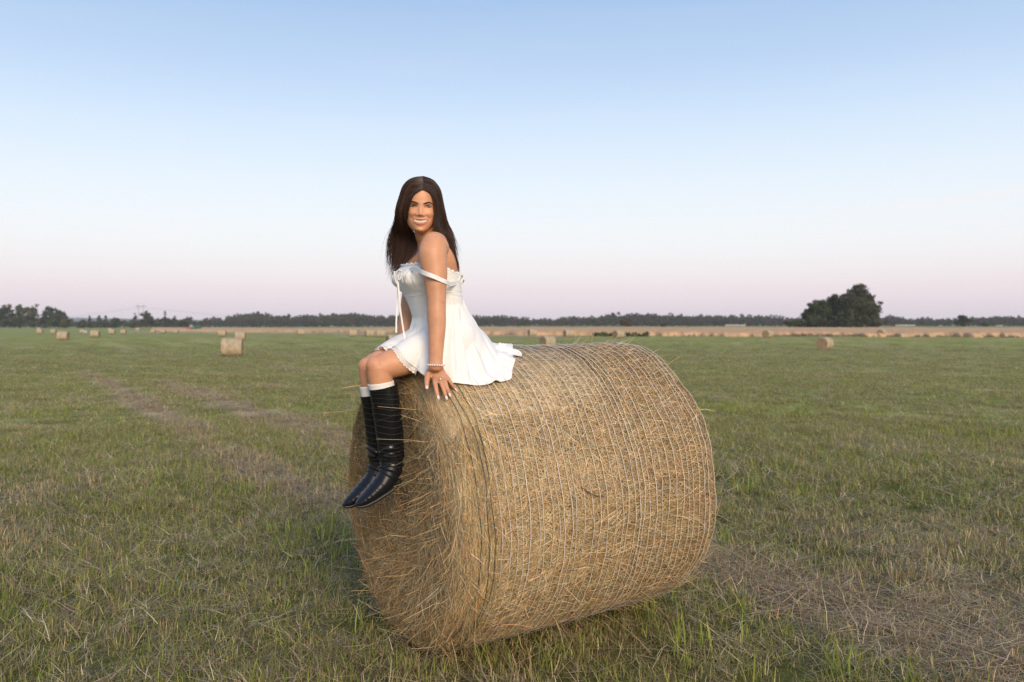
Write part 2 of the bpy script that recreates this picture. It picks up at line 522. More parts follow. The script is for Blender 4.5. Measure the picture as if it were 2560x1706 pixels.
def build_grass():
    P = []; I = []; S = []
    # rings with falling density; clumps grow with distance so that cover stays closed
    for (d0, d1, dens, sc) in ((1.6, 7, 110, 1.0), (7, 14, 60, 1.15), (14, 30, 18, 1.7), (30, 60, 4.5, 2.6), (60, 125, 1.1, 4.6)):
        half = math.radians(38)
        n = int(dens * half * (d1 ** 2 - d0 ** 2))
        r = np.sqrt(rng.uniform(d0 ** 2, d1 ** 2, n)); a = rng.uniform(-half, half, n)
        if d0 == 60:
            kp = rng.uniform(0, 1, n) < 1 - smooth01((r - 70) / 55); r, a = r[kp], a[kp]; n = len(r)
        x, y = r * np.sin(a), r * np.cos(a)
        m = dry_mask(x, y)
        u = m + rng.normal(0, 0.15, n)
        idx = np.where(u < 0.30, rng.choice(ID_G, n), np.where(u < 0.62, rng.choice(ID_M, n), rng.choice(ID_D, n)))
        s = sc * rng.uniform(0.65, 1.35, n)
        h = s * np.where(fbm(x * 0.8, y * 0.8, 51, 2) > 0.5, 1.1, 0.85)
        if sc > 1.3: h = h * (0.62 if sc < 2 else .42 if sc < 4 else .26)
        P.append(np.stack([x, y, ground_z(x, y)], 1)); I.append(idx); S.append(np.stack([s, s, h], 1))
    # taller green tufts that the mower missed
    n = 2600
    r = np.sqrt(rng.uniform(2.2 ** 2, 16 ** 2, n)); a = rng.uniform(-.66, .66, n)
    x, y = r * np.sin(a), r * np.cos(a)
    pr = smooth01((fbm(x * 0.9, y * 0.9, 61, 3) - 0.42) / 0.25) * (1 - 0.8 * dry_mask(x, y))
    pr += 0.5 * np.exp(-((x - 0.35) / .8) ** 2 - ((y - 3.25) / .25) ** 2)
    k = rng.uniform(0, 1, n) < pr
    x, y = x[k], y[k]; n = len(x)
    s = rng.uniform(0.6, 1.25, n)
    P.append(np.stack([x, y, ground_z(x, y)], 1)); I.append(rng.choice(ID_T, n)); S.append(np.stack([s, s, s * rng.uniform(.7, 1.1, n)], 1))
    # long loose stalks lying on top
    n = 5200
    r = np.sqrt(rng.uniform(1.8 ** 2, 11 ** 2, n)); a = rng.uniform(-.66, .66, n)
    x, y = r * np.sin(a), r * np.cos(a)
    k = rng.uniform(0, 1, n) < .25 + .75 * dry_mask(x, y)
    x, y = x[k], y[k]; n = len(x); s = rng.uniform(.7, 1.2, n)
    P.append(np.stack([x, y, ground_z(x, y) + .015], 1)); I.append(rng.choice(ID_L, n)); S.append(np.stack([s, s, s], 1))
    P = np.concatenate(P); I = np.concatenate(I); S = np.concatenate(S)
    Rr = np.stack([rng.normal(0, .08, len(P)), rng.normal(0, .08, len(P)), rng.uniform(0, 6.283, len(P))], 1)
    o = scatter('meadow_grass', P, I, Rr, S, tufts)
    tag(o, 'short mown meadow grass with tan stubble and loose dry hay', 'grass', kind='stuff')
build_grass()
# ================================================================== THE NEAR BALE
YAW, TILT = math.radians(58.0), math.radians(1.8)
AX = Vector((math.sin(YAW) * math.cos(TILT), math.cos(YAW) * math.cos(TILT), math.sin(TILT)))   # along the roll, away from her
RX = AX.cross(Vector((0, 0, 1))).normalized()                                                    # towards the camera side
UX = RX.cross(AX)
C0 = Vector((-0.493, 3.547, CH - 0.709))
BR, BL = 0.6, 1.30
PROF = np.array([(.070, 0.0), (.062, .15), (.046, .30), (.028, .42), (.026, .50), (.040, .55), (.070, .583), (.12, .599),
                 (.65, .606), (1.17, .600), (1.245, .585), (1.285, .55), (1.302, .48), (1.31, .3), (1.31, 0.0)])
_seg = np.hypot(*np.diff(PROF, axis=0).T); PARC = np.concatenate([[0], np.cumsum(_seg)])
aAX, aRX, aUX, aC0 = (np.array(v) for v in (AX, RX, UX, C0))
def bale_pt(arc, phi, off=0.0):
    """point on the roll: arc length along its profile from the front centre, angle from the top, height above surface"""
    arc = np.asarray(arc, float)
    s = np.interp(arc, PARC, PROF[:, 0]); r = np.interp(arc, PARC, PROF[:, 1])
    e = 0.01
    ds = np.interp(arc + e, PARC, PROF[:, 0]) - np.interp(arc - e, PARC, PROF[:, 0])
    dr = np.interp(arc + e, PARC, PROF[:, 1]) - np.interp(arc - e, PARC, PROF[:, 1])
    l = np.hypot(ds, dr) + 1e-9
    ns, nr = -dr / l, ds / l
    s = s + ns * off; r = r + nr * off
    r = r * (1 + 0.012 * np.sin(3 * phi + 1) + 0.008 * np.sin(7 * phi + s * 5))
    p = aC0 + s[..., None] * aAX + r[..., None] * (np.sin(phi)[..., None] * aRX + np.cos(phi)[..., None] * aUX)
    p[..., 2] = np.maximum(p[..., 2], 0.012)
    return p

BASE = Vector((C0.x + AX.x * BL / 2, C0.y + AX.y * BL / 2, 0.0))
bale = empty('hay_bale', BASE)
tag(bale, 'large round hay bale in the foreground that the woman sits on', 'hay bale')
aB = np.array(BASE)

M_core = mat('hay_core', color=(0.30, 0.21, 0.115), rough=0.95, noise=(60.0, 0.45), spec=0.1, bump=(60.0, 1.0, 0.02))
M_straw = mat('straw', attr='col', rough=0.55, spec=0.35, transl=0.12)
def build_core():
    na, nphi = 120, 160
    arc = np.linspace(0, PARC[-1], na); phi = np.linspace(0, 2 * math.pi, nphi, endpoint=False)
    A, P = np.meshgrid(arc, phi, indexing='ij')
    off = (fbm(A * 14, P * 9, 71, 3) - 0.5) * 0.022 - 0.006
    fr = np.exp(-((A - 0.3) / 0.25) ** 2)
    off = off + fr * (fbm(A * 7, P * 5, 72, 3) - 0.5) * 0.06
    v = bale_pt(A, P, off).reshape(-1, 3) - aB
    i = np.arange(na - 1)[:, None]; k = np.arange(nphi)[None, :]
    f = np.stack([i * nphi + k, (i + 1) * nphi + k, (i + 1) * nphi + (k + 1) % nphi, i * nphi + (k + 1) % nphi], -1).reshape(-1, 4)
    new_obj('hay_core', mesh('hay_core', v, f), M_core, bale)
build_core()

PAL = np.array([(.68, .48, .245), (.61, .415, .195), (.76, .58, .33), (.46, .31, .15), (.42, .355, .205), (.37, .335, .21), (.84, .68, .42), (.64, .37, .14), (.25, .175, .095)])
PW = np.array([5, 5, 3.5, 4, 3, 3, 2, 2.2, 2]); PW = PW / PW.sum()
PWF = np.array([3.5, 5.0, 1.8, 6, 4, 3.5, .8, 4, 4.5]); PWF = PWF / PWF.sum()
def straws(n, arc, phi, psi, L, off0, off1, wd, pw, lift=0.0, seg=3, bend=0.25):
    """ribbons lying on the roll; psi is their angle to the circumference"""
    bnd = rng.normal(0, bend, n); c = rng.choice(len(PAL), n, p=pw)
    col = PAL[c] * rng.uniform(0.7, 1.25, (n, 1)) * (1 + rng.uniform(-.08, .08, (n, 3)))
    o0 = rng.uniform(off0, off1, n); o1 = rng.uniform(off0, off1, n)
    lf = np.where(rng.uniform(0, 1, n) < lift, rng.exponential(0.03, n), 0)
    pts = []
    a, p, ps = arc.copy(), phi.copy(), psi.copy()
    for k in range(seg + 1):
        t = k / seg
        o = o0 * (1 - t) + o1 * t + np.sin(t * math.pi) * 0.003 + lf * t ** 1.5
        pts.append(bale_pt(np.clip(a, 0.0, PARC[-1]), p, o))
        r = np.maximum(np.interp(np.clip(a, 0, PARC[-1]), PARC, PROF[:, 1]), 0.10)
        a = a + np.sin(ps) * L / seg; p = p + np.cos(ps) * L / seg / r; ps = ps + bnd / seg
    pts = np.stack(pts, 1)
    # hay is pressed flat where the woman sits
    rel = pts - aC0; ss = rel @ aAX; ll = rel @ aRX; up = rel @ aUX
    seat = ((ss < .80) & (ss > .03) & (ll > -.45) & (ll < .47) & (up > .25)).any(1)
    pts[..., 2] = np.maximum(pts[..., 2], 0.01)
    tan = np.gradient(pts, axis=1); tan /= np.linalg.norm(tan, axis=2, keepdims=True) + 1e-9
    ref = pts - (aC0 + aAX * 0.6); ref /= np.linalg.norm(ref, axis=2, keepdims=True)
    side = np.cross(tan, ref); side /= np.linalg.norm(side, axis=2, keepdims=True) + 1e-9
    rad = rel - ss[..., None] * aAX; rl = np.linalg.norm(rad, axis=2)
    cl = np.minimum(rl, np.interp(ss, PROF[:, 0][4:], PROF[:, 1][4:]) + .004)
    flat = aC0 + ss[..., None] * aAX + rad * (cl / np.maximum(rl, 1e-6))[..., None]
    pts = np.where(seat[:, None, None], flat, pts)
    roll = rng.normal(0, 0.5, (n, 1, 1)) * np.where(seat, .2, 1.0)[:, None, None]
    side = side * np.cos(roll) + np.cross(tan, side) * np.sin(roll)
    w = (wd * rng.uniform(0.6, 1.4, n))[:, None, None] / 2
    taper = np.linspace(1, 0.6, seg + 1)[None, :, None]
    v = np.stack([pts - side * w * taper, pts + side * w * taper], 2).reshape(n, -1, 3)
    b = np.arange(n)[:, None, None] * (2 * (seg + 1)); k = np.arange(seg)[None, :, None]
    f = (b + 2 * k + np.array([0, 1, 3, 2])[None, None, :]).reshape(-1, 4)
    return v.reshape(-1, 3), f, np.repeat(col, 2 * (seg + 1), axis=0)

def straw_part(name, groups, label=None):
    V, F, Cc = [], [], []; b = 0
    for v, f, c in groups:
        V.append(v); F.append(f + b); Cc.append(c); b += len(v)
    me = mesh(name, np.concatenate(V) - aB, np.concatenate(F), smooth=False)
    set_col(me, np.concatenate(Cc))
    o = new_obj(name, me, M_straw, bale)
    tag(o, label, kind='stuff')
    return o

A_RIM = PARC[6]; A_END = PARC[10]
n = 104000
g1 = straws(n, rng.uniform(A_RIM - .02, A_END + .06, n), rng.uniform(0, 2 * math.pi, n), np.where(rng.uniform(0, 1, n) < .55, rng.normal(math.pi / 2, .75, n), rng.uniform(0, math.pi, n)),
            rng.uniform(.02, .10, n), .0, .008, .0016, PW, lift=.03, seg=2)
n = 22000   # combed strands over the front shoulder, along the circumference
g2 = straws(n, rng.normal(A_RIM - .03, .055, n), rng.uniform(0, 2 * math.pi, n), rng.normal(0, .22, n), rng.uniform(.08, .26, n), -.004, .012, .0017, PWF, lift=.03, seg=4)
straw_part('straw_cover', [g1, g2])
n = 80000
ac = A_RIM * np.sqrt(rng.uniform(0.01, 1.0, n)) * 1.0
psi = np.where(rng.uniform(0, 1, n) < .55, rng.normal(0.1, .5, n), rng.uniform(0, math.pi, n))
g3 = straws(n, ac, rng.uniform(0, 2 * math.pi, n), psi, rng.uniform(.02, .075, n), -.018, .014, .0014, PWF, lift=.05, bend=.6, seg=2)
n = 2600   # splayed tangle towards the bottom of the end face
ph = rng.normal(math.pi, .75, n); ac = rng.uniform(.25, A_RIM + .03, n)
g4 = straws(n, ac, ph, rng.normal(.7, .6, n), rng.uniform(.04, .14, n), .0, .022, .0015, PWF, lift=.1, bend=.5)
straw_part('end_straw', [g3, g4], 'darker tangled hay of the open end face')

M_net = mat('net', color=(0.74, 0.69, 0.61), rough=0.5)
M_twine = mat('green_twine', color=(0.012, 0.055, 0.038), rough=0.6)
def strand(name, s0, m, rad, wob, seed, off=0.009, drift=0.0):
    k = np.linspace(0, 2 * math.pi, 121)[:-1]
    ph1 = hash2(np.array([seed]), np.array([5]))[0] * 6.28
    arc = np.interp(s0, PROF[:, 0][4:], PARC[4:]) + wob * np.sin(2 * k + ph1) + wob * .6 * np.sin(5 * k + 2 * ph1) + .25 * wob * np.sin(17 * k + ph1) + drift * np.sin(k)
    P = bale_pt(arc, k, off + .003 * np.sin(9 * k + ph1) + .002 * np.sin(31 * k)) - aB
    nn = 4
    V = []
    nx = np.roll(P, -1, 0) - np.roll(P, 1, 0); nx /= np.linalg.norm(nx, axis=1, keepdims=True)
    out = P + aB - (aC0 + aAX * s0); out -= nx * (out * nx).sum(1, keepdims=True); out /= np.linalg.norm(out, axis=1, keepdims=True)
    sd = np.cross(nx, out)
    for q in range(nn):
        an = 2 * math.pi * q / nn
        V.append(P + (out * math.cos(an) + sd * math.sin(an)) * rad)
    V = np.stack(V, 1).reshape(-1, 3)
    i = np.arange(120)[:, None]; q = np.arange(nn)[None, :]
    f = np.stack([i * nn + q, i * nn + (q + 1) % nn, ((i + 1) % 120) * nn + (q + 1) % nn, ((i + 1) % 120) * nn + q], -1).reshape(-1, 4)
    return new_obj(name, mesh(name, V, f), m, bale)
q = 0
s0 = 0.155
while s0 < 1.245:
    strand('net_strand', s0, M_net, 0.0012 * random.uniform(.7, 1.25), .003, q, off=.0145)
    s0 += random.choice([.030, .036, .040, .026]) ; q += 1
for k, s0 in enumerate((.078, .108, .124)):
    strand('green_twine', s0, M_twine, .0012, .006, 90 + k, off=.015)
# a few long stray stalks: by her knee, on the side, at the foot of the roll
M_stalk = mat('stalk', color=(0.42, 0.29, 0.15), rough=0.6)
def stalk(pts, r=.0022, m=M_stalk):
    mb = MB().tube([Vector(p) - BASE for p in pts], [r, r, r * .9, r * .6][:len(pts)], 5)
    mb.build('stray_stalk', m, bale)
stalk([U(915, 962, 3.42), U(880, 967, 3.40), U(852, 972, 3.38)], .003)
_p = lambda s, ph, o: Vector(bale_pt(np.array(np.interp(s, PROF[:, 0][4:], PARC[4:])), np.array(ph), o))
M_twig = mat('twig', color=(0.12, 0.06, 0.035), rough=0.8)
stalk([_p(.52, 1.42, .016), _p(.57, 1.48, .02), _p(.62, 1.50, .014)], .0018, M_twig)
stalk([_p(1.02, .05, .0), _p(1.03, .04, .03), _p(1.05, .03, .07)], .0015)
for k in range(46):
    s = random.choice([random.uniform(1.2, 1.29), random.uniform(.8, 1.25)]); ph = random.uniform(-.3, 2.6)
    d = random.uniform(.02, .06)
    stalk([_p(s, ph, .004), _p(s + d * .4, ph + .03, d * .4), _p(min(s + d, 1.30), ph + random.uniform(-.1, .1), d)], .0011)

# ================================================================== BALES OUT IN THE FIELD
M_hayfar = mat('hay_far', color=(0.40, 0.315, 0.205), rough=0.95, noise=(3.5, 0.30), spec=0.1, bump=(30.0, .6, .03))
M_hayend = mat('hay_far_end', color=(0.29, 0.205, 0.12), rough=0.95, noise=(7.0, 0.35), spec=0.1, bump=(30.0, .6, .03))
def far_meshes(seed):
    na, nph = 26, 48
    s = np.concatenate([[0, .015, .05, .1], np.linspace(.16, 1.14, na - 8), [1.2, 1.25, 1.285, 1.3]])
    r = np.concatenate([[.53, .565, .59, .60], np.full(na - 8, .605), [.60, .59, .565, .53]])
    ph = np.linspace(0, 2 * math.pi, nph, endpoint=False)
    S, Pp = np.meshgrid(s, ph, indexing='ij'); Rr = r[:, None] + (fbm(S * 5 + seed, Pp * 4, seed, 3) - .5) * .05
    x = S - .65; y = np.sin(Pp) * Rr; z = np.cos(Pp) * Rr
    z = np.maximum(z, -.585 + 0 * z)
    v = np.stack([x, y, z + .585], -1).reshape(-1, 3)
    i = np.arange(na - 1)[:, None]; k = np.arange(nph)[None, :]
    f = np.stack([i * nph + k, (i + 1) * nph + k, (i + 1) * nph + (k + 1) % nph, i * nph + (k + 1) % nph], -1).reshape(-1, 4)
    body = mesh('hay_roll', v, f); body.materials.append(M_hayfar)
    ends = []
    for sx in (-1, 1):
        rr = np.array([0.0, .1, .2, .3, .4, .48, .535]); vv = []; 
        for q, a in enumerate(rr):
            Rq = a + (fbm(np.full(nph, a * 9.0) + seed, ph * 3, seed + 9, 2) - .5) * .03 * (a > 0)
            xx = sx * (.65 - .0 - (.03 if q % 2 else .005) * (1 - a)) + sx * (fbm(ph * 4, np.full(nph, a * 7.0), seed + 4, 2) - .5) * .04
            if q == len(rr) - 1: xx = sx * np.full(nph, .652)
            vv.append(np.stack([xx, np.sin(ph) * Rq, np.maximum(np.cos(ph) * Rq, -.583) + .585], -1))
        vv = np.concatenate(vv); nq = len(rr)
        i = np.arange(nq - 1)[:, None]
        ff = np.stack([i * nph + k, (i + 1) * nph + k, (i + 1) * nph + (k + 1) % nph, i * nph + (k + 1) % nph], -1).reshape(-1, 4)
        e = mesh('end_face', vv, ff); e.materials.append(M_hayend); ends.append(e)
    return body, ends
PROTO = [far_meshes(s) for s in (3, 17, 29)]
def far_bale(px, py, yaw, label, group=None, k=0, d=None):
    d = d or hit(px, py)
    x = (px - 1280) / FPX * d
    o = empty('hay_bale', (x, d, float(ground_z(x, d)) - .015), math.radians(yaw))
    tag(o, label, 'hay bale', group or 'round hay bales scattered over the field')
    b, es = PROTO[k % 3]
    new_obj('hay_roll', b, None, o)
    for e in es: new_obj('end_face', e, None, o)
    return o
BALES = [
    (580, 891, 12, 'hay bale nearest behind the woman, largest of those left of her'),
    (601, 851, 8, 'hay bale just behind and right of the largest left-hand bale', ),
    (556, 842, 5, 'hay bale behind and left of the largest left-hand bale'),
    (238, 844, 8, 'hay bale at the far left, right of the bale beside a white wrapped one'),
    (158, 851, 5, 'largest hay bale at the far left edge of the field'),
    (134, 835, 0, 'small hay bale directly left of the largest far-left bale'),
    (100, 835, 3, 'front one of two small bales in line at the far left tree group'),
    (98, 827.5, 0, 'rear one of two small bales in line at the far left tree group'),
    (206, 834, 4, 'far-left hay bale with a white wrapped bale against it'),
    (280, 836, 6, 'small orange-tan hay bale in front of another left of the pylon'),
    (276, 829, 0, 'tiny hay bale behind another, left of the power pylon'),
    (309, 836, 2, 'small pale hay bale in the field below and left of the pylon'),
    (345, 828.5, 0, 'tiny hay bale at the field edge directly below the pylon'),
    (383, 834, 0, 'left one of a pair of small hay bales left of the tractor'),
    (408, 834, 4, 'right one of a pair of small hay bales left of the tractor'),
    (440, 834, 3, 'hay bale nearest to the tractor on its left'),
    (752, 839, 20, 'lone hay bale between the largest left-hand bale and the woman'),
    (882, 842, 15, 'small dark hay bale leftmost of three close to the woman'),
    (924, 843, 20, 'larger middle hay bale of three left of the woman'),
    (952, 843, 10, 'small pale hay bale rightmost of three left of the woman'),
    (983, 866, 30, 'hay bale half hidden behind the woman\'s far arm and thigh'),
    (1369, 869, 38, 'hay bale just above the near bale, right of the white dress'),
    (1331, 841, 20, 'tiny hay bale at the grain edge above the bale beside the dress'),
    (1421, 843, 20, 'tiny flat-looking hay bale at the grain edge above the near bale'),
    (1546, 846, 35, 'hay bale standing in front of the low green shrub'),
    (1919, 846, 48, 'hay bale left of the tall tree clump at the grain edge'),
    (2062, 875, 46, 'largest hay bale on the right side of the field'),
    (2204, 842, 46, 'hay bale below the right edge of the tall tree clump'),
]
for k, b in enumerate(BALES):
    far_bale(b[0], b[1], b[2], b[3], k=k)

M_white = mat('white_wrap', color=(0.42, 0.42, 0.40), rough=0.5)
_wm = MB()
_wm.lathe([(.50, -.6), (.57, -.57), (.6, -.5), (.6, .5), (.57, .57), (.50, .6)], 20, Matrix.Translation((0, 0, .6)) @ Matrix.Rotation(math.pi / 2, 4, 'Y'))
WRAP = mesh('wrapped_bale', _wm.v, _wm.f); WRAP.materials.append(M_white)
def wrapped(px, d, label, group, z=None, yaw=0):
    x = (px - 1280) / FPX * d
    o = new_obj('wrapped_bale', WRAP); o.scale = (.7, .7, .7); o.location = (x, d, float(ground_z(x, d))); o.rotation_euler = (0, 0, yaw)
    return tag(o, label, 'wrapped bale', group)
wrapped(214, hit(206, 834) - 2.0, 'single white wrapped bale against a hay bale at the far left', None)
wrapped(506, 320, 'single white wrapped bale right of the tractor', None)
for k in range(11):
    wrapped(2241 + k * 4.5, 470, 'white wrapped bale in the row right of the tree clump', 'row of white wrapped bales right of the tree clump', yaw=1.57)
for k in range(11):
    wrapped(1815 + k * 4.5, 440, 'white wrapped bale in the row left of the tree clump', 'row of white wrapped bales left of the tree clump', yaw=1.57)
for k in range(3):
    wrapped(2492 + k * 5, 560, 'white wrapped bale in the short row at the far right', 'short row of white wrapped bales at the far right', yaw=1.57)
# ================================================================== GRAIN, SCRUB, TREES, FAR THINGS
def lin(pts, x):
    xs, ys = zip(*pts)
    return np.interp(x, xs, ys)
W_NEAR = [(380, 320), (640, 265), (1000, 180), (1300, 152), (1900, 143), (2560, 133), (3400, 120)]
W_FAR = [(380, 372), (640, 335), (1000, 250), (1300, 208), (1900, 203), (2560, 200), (3400, 200)]
def build_grain():
    px = np.linspace(380, 3400, 900); t = np.linspace(0, 1, 26) ** 1.3
    n0 = lin(W_NEAR, px) + (fbm(px * .03, px * 0, 81, 3) - .5) * 6; f0 = lin(W_FAR, px)
    D = n0[None, :] * (1 - t[:, None]) + f0[None, :] * t[:, None]
    X = (px[None, :] - 1280) / FPX * D
    Z = ground_z(X, D)
    H = .72 + (fbm(X * .8, D * .8, 82, 3) - .5) * .22 + (fbm(X * .08, D * .08, 83, 2) - .5) * .2
    H[0] *= .7; H[1] *= .9
    v = [np.stack([X[0], D[0] - .6, Z[0] - .05], -1)]
    for k in range(len(t)): v.append(np.stack([X[k], D[k], Z[k] + H[k]], -1))
    v.append(np.stack([X[-1], D[-1] + .2, Z[-1] - .05], -1))
    v = np.stack(v, 0); nr, nc = v.shape[:2]
    i = np.arange(nr - 1)[:, None]; k = np.arange(nc - 1)[None, :]
    f = np.stack([i * nc + k, i * nc + k + 1, (i + 1) * nc + k + 1, (i + 1) * nc + k], -1).reshape(-1, 4)
    m = mat('ripe_grain', color=(0.58, 0.36, 0.185), rough=0.9, noise=(.5, .22), spec=.1, bump=(6.0, 1.0, .15))
    o = new_obj('grain_crop', mesh('grain_crop', v.reshape(-1, 3), f), m)
    tag(o, 'strip of ripe orange-tan grain across the far field', 'grain crop', kind='stuff')
build_grain()
# a pale stubble strip in front of the grain on the left half
def build_strip(name, near, far, x0, x1, col, label):
    px = np.linspace(x0, x1, 260); t = np.linspace(0, 1, 8)
    n0 = lin(near, px); f0 = lin(far, px)
    D = n0[None] * (1 - t[:, None]) + f0[None] * t[:, None] + (fbm(px * .05, px * 0, 85, 3)[None] - .5) * 5
    X = (px[None] - 1280) / FPX * D
    Z = ground_z(X, D) + .03 + .10 * np.sin(t * math.pi)[:, None] * fbm(X, D, 86, 2)
    v = np.stack([X, D, Z], -1); nr, nc = v.shape[:2]
    i = np.arange(nr - 1)[:, None]; k = np.arange(nc - 1)[None, :]
    f = np.stack([i * nc + k, i * nc + k + 1, (i + 1) * nc + k + 1, (i + 1) * nc + k], -1).reshape(-1, 4)
    o = new_obj(name, mesh(name, v.reshape(-1, 3), f), mat(name, color=col, rough=.95, noise=(.6, .3), spec=.1))
    tag(o, label, kind='structure')
build_strip('stubble_strip', [(300, 290), (700, 205), (1000, 148), (1440, 132)], [(300, 316), (700, 240), (1000, 166), (1440, 143)], 300, 1440, (.40, .29, .175), 'strip of pale pinkish stubble in front of the grain')

# ---- leafy plants out of many small faces
M_bark = mat('bark', color=(0.16, 0.125, 0.10), rough=.9, noise=(3., .3))
M_birch = mat('pale_bark', color=(0.42, 0.33, 0.27), rough=.9, noise=(2., .3))
M_leaf = mat('foliage', attr='col', rough=.65, spec=.2, transl=.25)
def leaf_cloud(lobes, n, size, base, seed, conif=False):
    """lobes: (cx, cy, cz, rx, ry, rz); leaf-sized faces gathered in clumps near the lobes' skin"""
    r = np.random.default_rng(seed)
    L = np.array(lobes, float); vol = (L[:, 3] * L[:, 4] * L[:, 5]) ** .67; vol /= vol.sum()
    nc = max(18, n // 45)
    li = r.choice(len(L), nc, p=vol)
    d = r.normal(size=(nc, 3)); d /= np.linalg.norm(d, axis=1, keepdims=True)
    rad = r.uniform(.35, 1.0, nc) ** .6
    cc = L[li, :3] + d * L[li, 3:] * rad[:, None]
    tone = r.uniform(.8, 2.0, nc); hue = r.uniform(-.12, .12, nc)
    pick = r.integers(0, nc, n)
    spread = (L[li, 3:].mean(1) * .17)[pick]
    p = cc[pick] + r.normal(size=(n, 3)) * spread[:, None] * np.array([1, 1, .75])
    a = r.normal(size=(n, 3)); a /= np.linalg.norm(a, axis=1, keepdims=True)
    b = np.cross(a, r.normal(size=(n, 3))); b /= np.linalg.norm(b, axis=1, keepdims=True)
    s = size * r.uniform(.6, 1.5, n)[:, None]
    v = np.stack([p - a * s, p + b * s * .55, p + a * s, p - b * s * .55], 1).reshape(-1, 3)
    f = np.arange(n * 4).reshape(-1, 4)
    col = np.array(base) * (tone[pick] * r.uniform(.8, 1.2, n))[:, None]
    col[:, 0] *= 1 + hue[pick] * 1.5; col[:, 2] *= 1 - hue[pick]
    me = mesh('crown', v, f, smooth=False)
    set_col(me, np.repeat(col, 4, 0))
    me.materials.append(M_leaf)
    return me
def trunk_mesh(h, r, lobes, seed, bark):
    R = random.Random(seed)
    mb = MB()
    mb.tube([(0, 0, -.2), (R.uniform(-.1, .1), 0, h * .3), (R.uniform(-.2, .2), R.uniform(-.2, .2), h * .6), (0, 0, h * .9)], [r * 1.25, r, r * .7, r * .2], 8)
    for (cx, cy, cz, rx, ry, rz) in lobes[:7]:
        z0 = h * R.uniform(.2, .5)
        mb.tube([(0, 0, z0), (cx * .5, cy * .5, (z0 + cz) / 2 + .2), (cx, cy, cz)], [r * .5, r * .3, r * .1], 6)
    me = mesh('trunk', mb.v, mb.f); me.materials.append(bark)
    return me
def lobes_round(h, w, seed, low=.12, n=9):
    R = random.Random(seed); out = []
    for k in range(n):
        t = (k + .5) / n; z = h * (low + (0.93 - low) * t)
        prof = min(1, .55 + 1.2 * t) * math.sqrt(max(.05, 1 - (max(0, t - .5) / .60) ** 2))
        an = R.uniform(0, 6.28); q = w * .26 * prof
        out.append((math.cos(an) * q, math.sin(an) * q, z, w * .34 * prof, w * .34 * prof, h * .13))
    out.append((0, 0, h * .55, w * .3, w * .3, h * .35))
    return out
def lobes_cone(h, w, seed, n=9):
    R = random.Random(seed); out = []
    for k in range(n):
        t = k / (n - 1); rr = w * .5 * (1 - t) ** .9 + .12
        out.append((R.uniform(-.1, .1) * rr, R.uniform(-.1, .1) * rr, h * (.12 + .84 * t), rr * .8, rr * .8, h * .07))
    return out
def tree(name, x, y, h, w, label, cat='tree', kind='round', base=(.060, .075, .030), n=2600, size=.28, seed=0, group=None, bark=M_bark, lobes=None, low=.12, tr=None):
    z = float(ground_z(x, y))
    o = empty(name, (x, y, z))
    tag(o, label, cat, group)
    lb = lobes or (lobes_round(h, w, seed, low) if kind == 'round' else lobes_cone(h, w, seed))
    new_obj('crown', leaf_cloud(lb, n, size, base, seed), None, o)
    new_obj('trunk', trunk_mesh(h, tr or max(.09, h * .017), lb, seed, bark), None, o)
    return o
def tree_px(name, px, d, ytop, wpx, label, **kw):
    if d < 230: wpx *= 1.22
    x = (px - 1280) / FPX * d
    h = CH + (HY - ytop) / FPX * d - float(ground_z(x, d))
    return tree(name, x, d, h, wpx / FPX * d, label, **kw)

# the tall clump on the right, tree by tree
GC = 'trees of the clump standing alone in the grain on the right'
CD = 215
DKG = (.040, .054, .020)
tree_px('broadleaf_tree', 2020, CD + 1, 770, 38, 'low tree at the left end of the right-hand clump', base=(.045, .062, .022), n=4500, size=.24, seed=31, group=GC, low=.05)
tree_px('broadleaf_tree', 2156, CD, 713, 66, 'tallest tree of the right-hand clump', base=(.058, .060, .026), n=12000, size=.24, seed=11, group=GC, low=.16)
tree_px('broadleaf_tree', 2122, CD - 3, 738, 60, 'tree with visible pale trunk just left of the tallest in the clump', base=(.052, .056, .026), n=7500, size=.24, seed=12, group=GC, bark=M_birch, low=.30, tr=.26)
tree_px('broadleaf_tree', 2092, CD + 3, 736, 70, 'broad round tree in the middle of the right-hand clump', base=DKG, n=10000, size=.24, seed=13, group=GC, low=.1)
tree_px('broadleaf_tree', 2064, CD + 5, 752, 50, 'dark tree between the broad middle one and the left one of the clump', base=(.036, .05, .022), n=7000, size=.24, seed=14, group=GC, low=.1)
tree_px('broadleaf_tree', 2037, CD, 751, 56, 'left tree of the right-hand clump with a small rounded peak', base=(.045, .064, .02), n=9000, size=.24, seed=15, group=GC, low=.08)
tree_px('broadleaf_tree', 2180, CD + 4, 752, 52, 'rightmost tree of the clump, sloping down to the ground', base=DKG, n=7000, size=.24, seed=16, group=GC, low=.06)
tree_px('shrub', 1996, CD - 2, 797, 70, 'low spreading shrub at the left foot of the tree clump', cat='shrub', base=(.045, .06, .026), n=2600, size=.2, seed=17, low=.02)
tree_px('shrub', 2062, CD - 6, 792, 56, 'leafy shrub under the middle of the tree clump', cat='shrub', base=(.052, .055, .03), n=2200, size=.2, seed=18, low=.02)
tree_px('shrub', 2100, CD - 6, 790, 60, 'shrub beside the pale trunk under the tree clump', cat='shrub', base=(.042, .052, .024), n=2200, size=.2, seed=20, low=.02)
tree_px('shrub', 2172, CD - 5, 795, 64, 'shrub at the right foot of the tree clump', cat='shrub', base=(.05, .055, .028), n=2200, size=.2, seed=19, low=.02)
tree_px('broadleaf_tree', 2411, 330, 786, 38, 'round solitary tree in the meadow at the far right', base=(.045, .055, .026), n=2600, size=.3, seed=21, low=.03)
tree_px('shrub', 2458, 330, 807, 26, 'low shrub right of the round solitary tree', cat='shrub', base=(.045, .055, .028), n=900, size=.3, seed=22, low=.02)
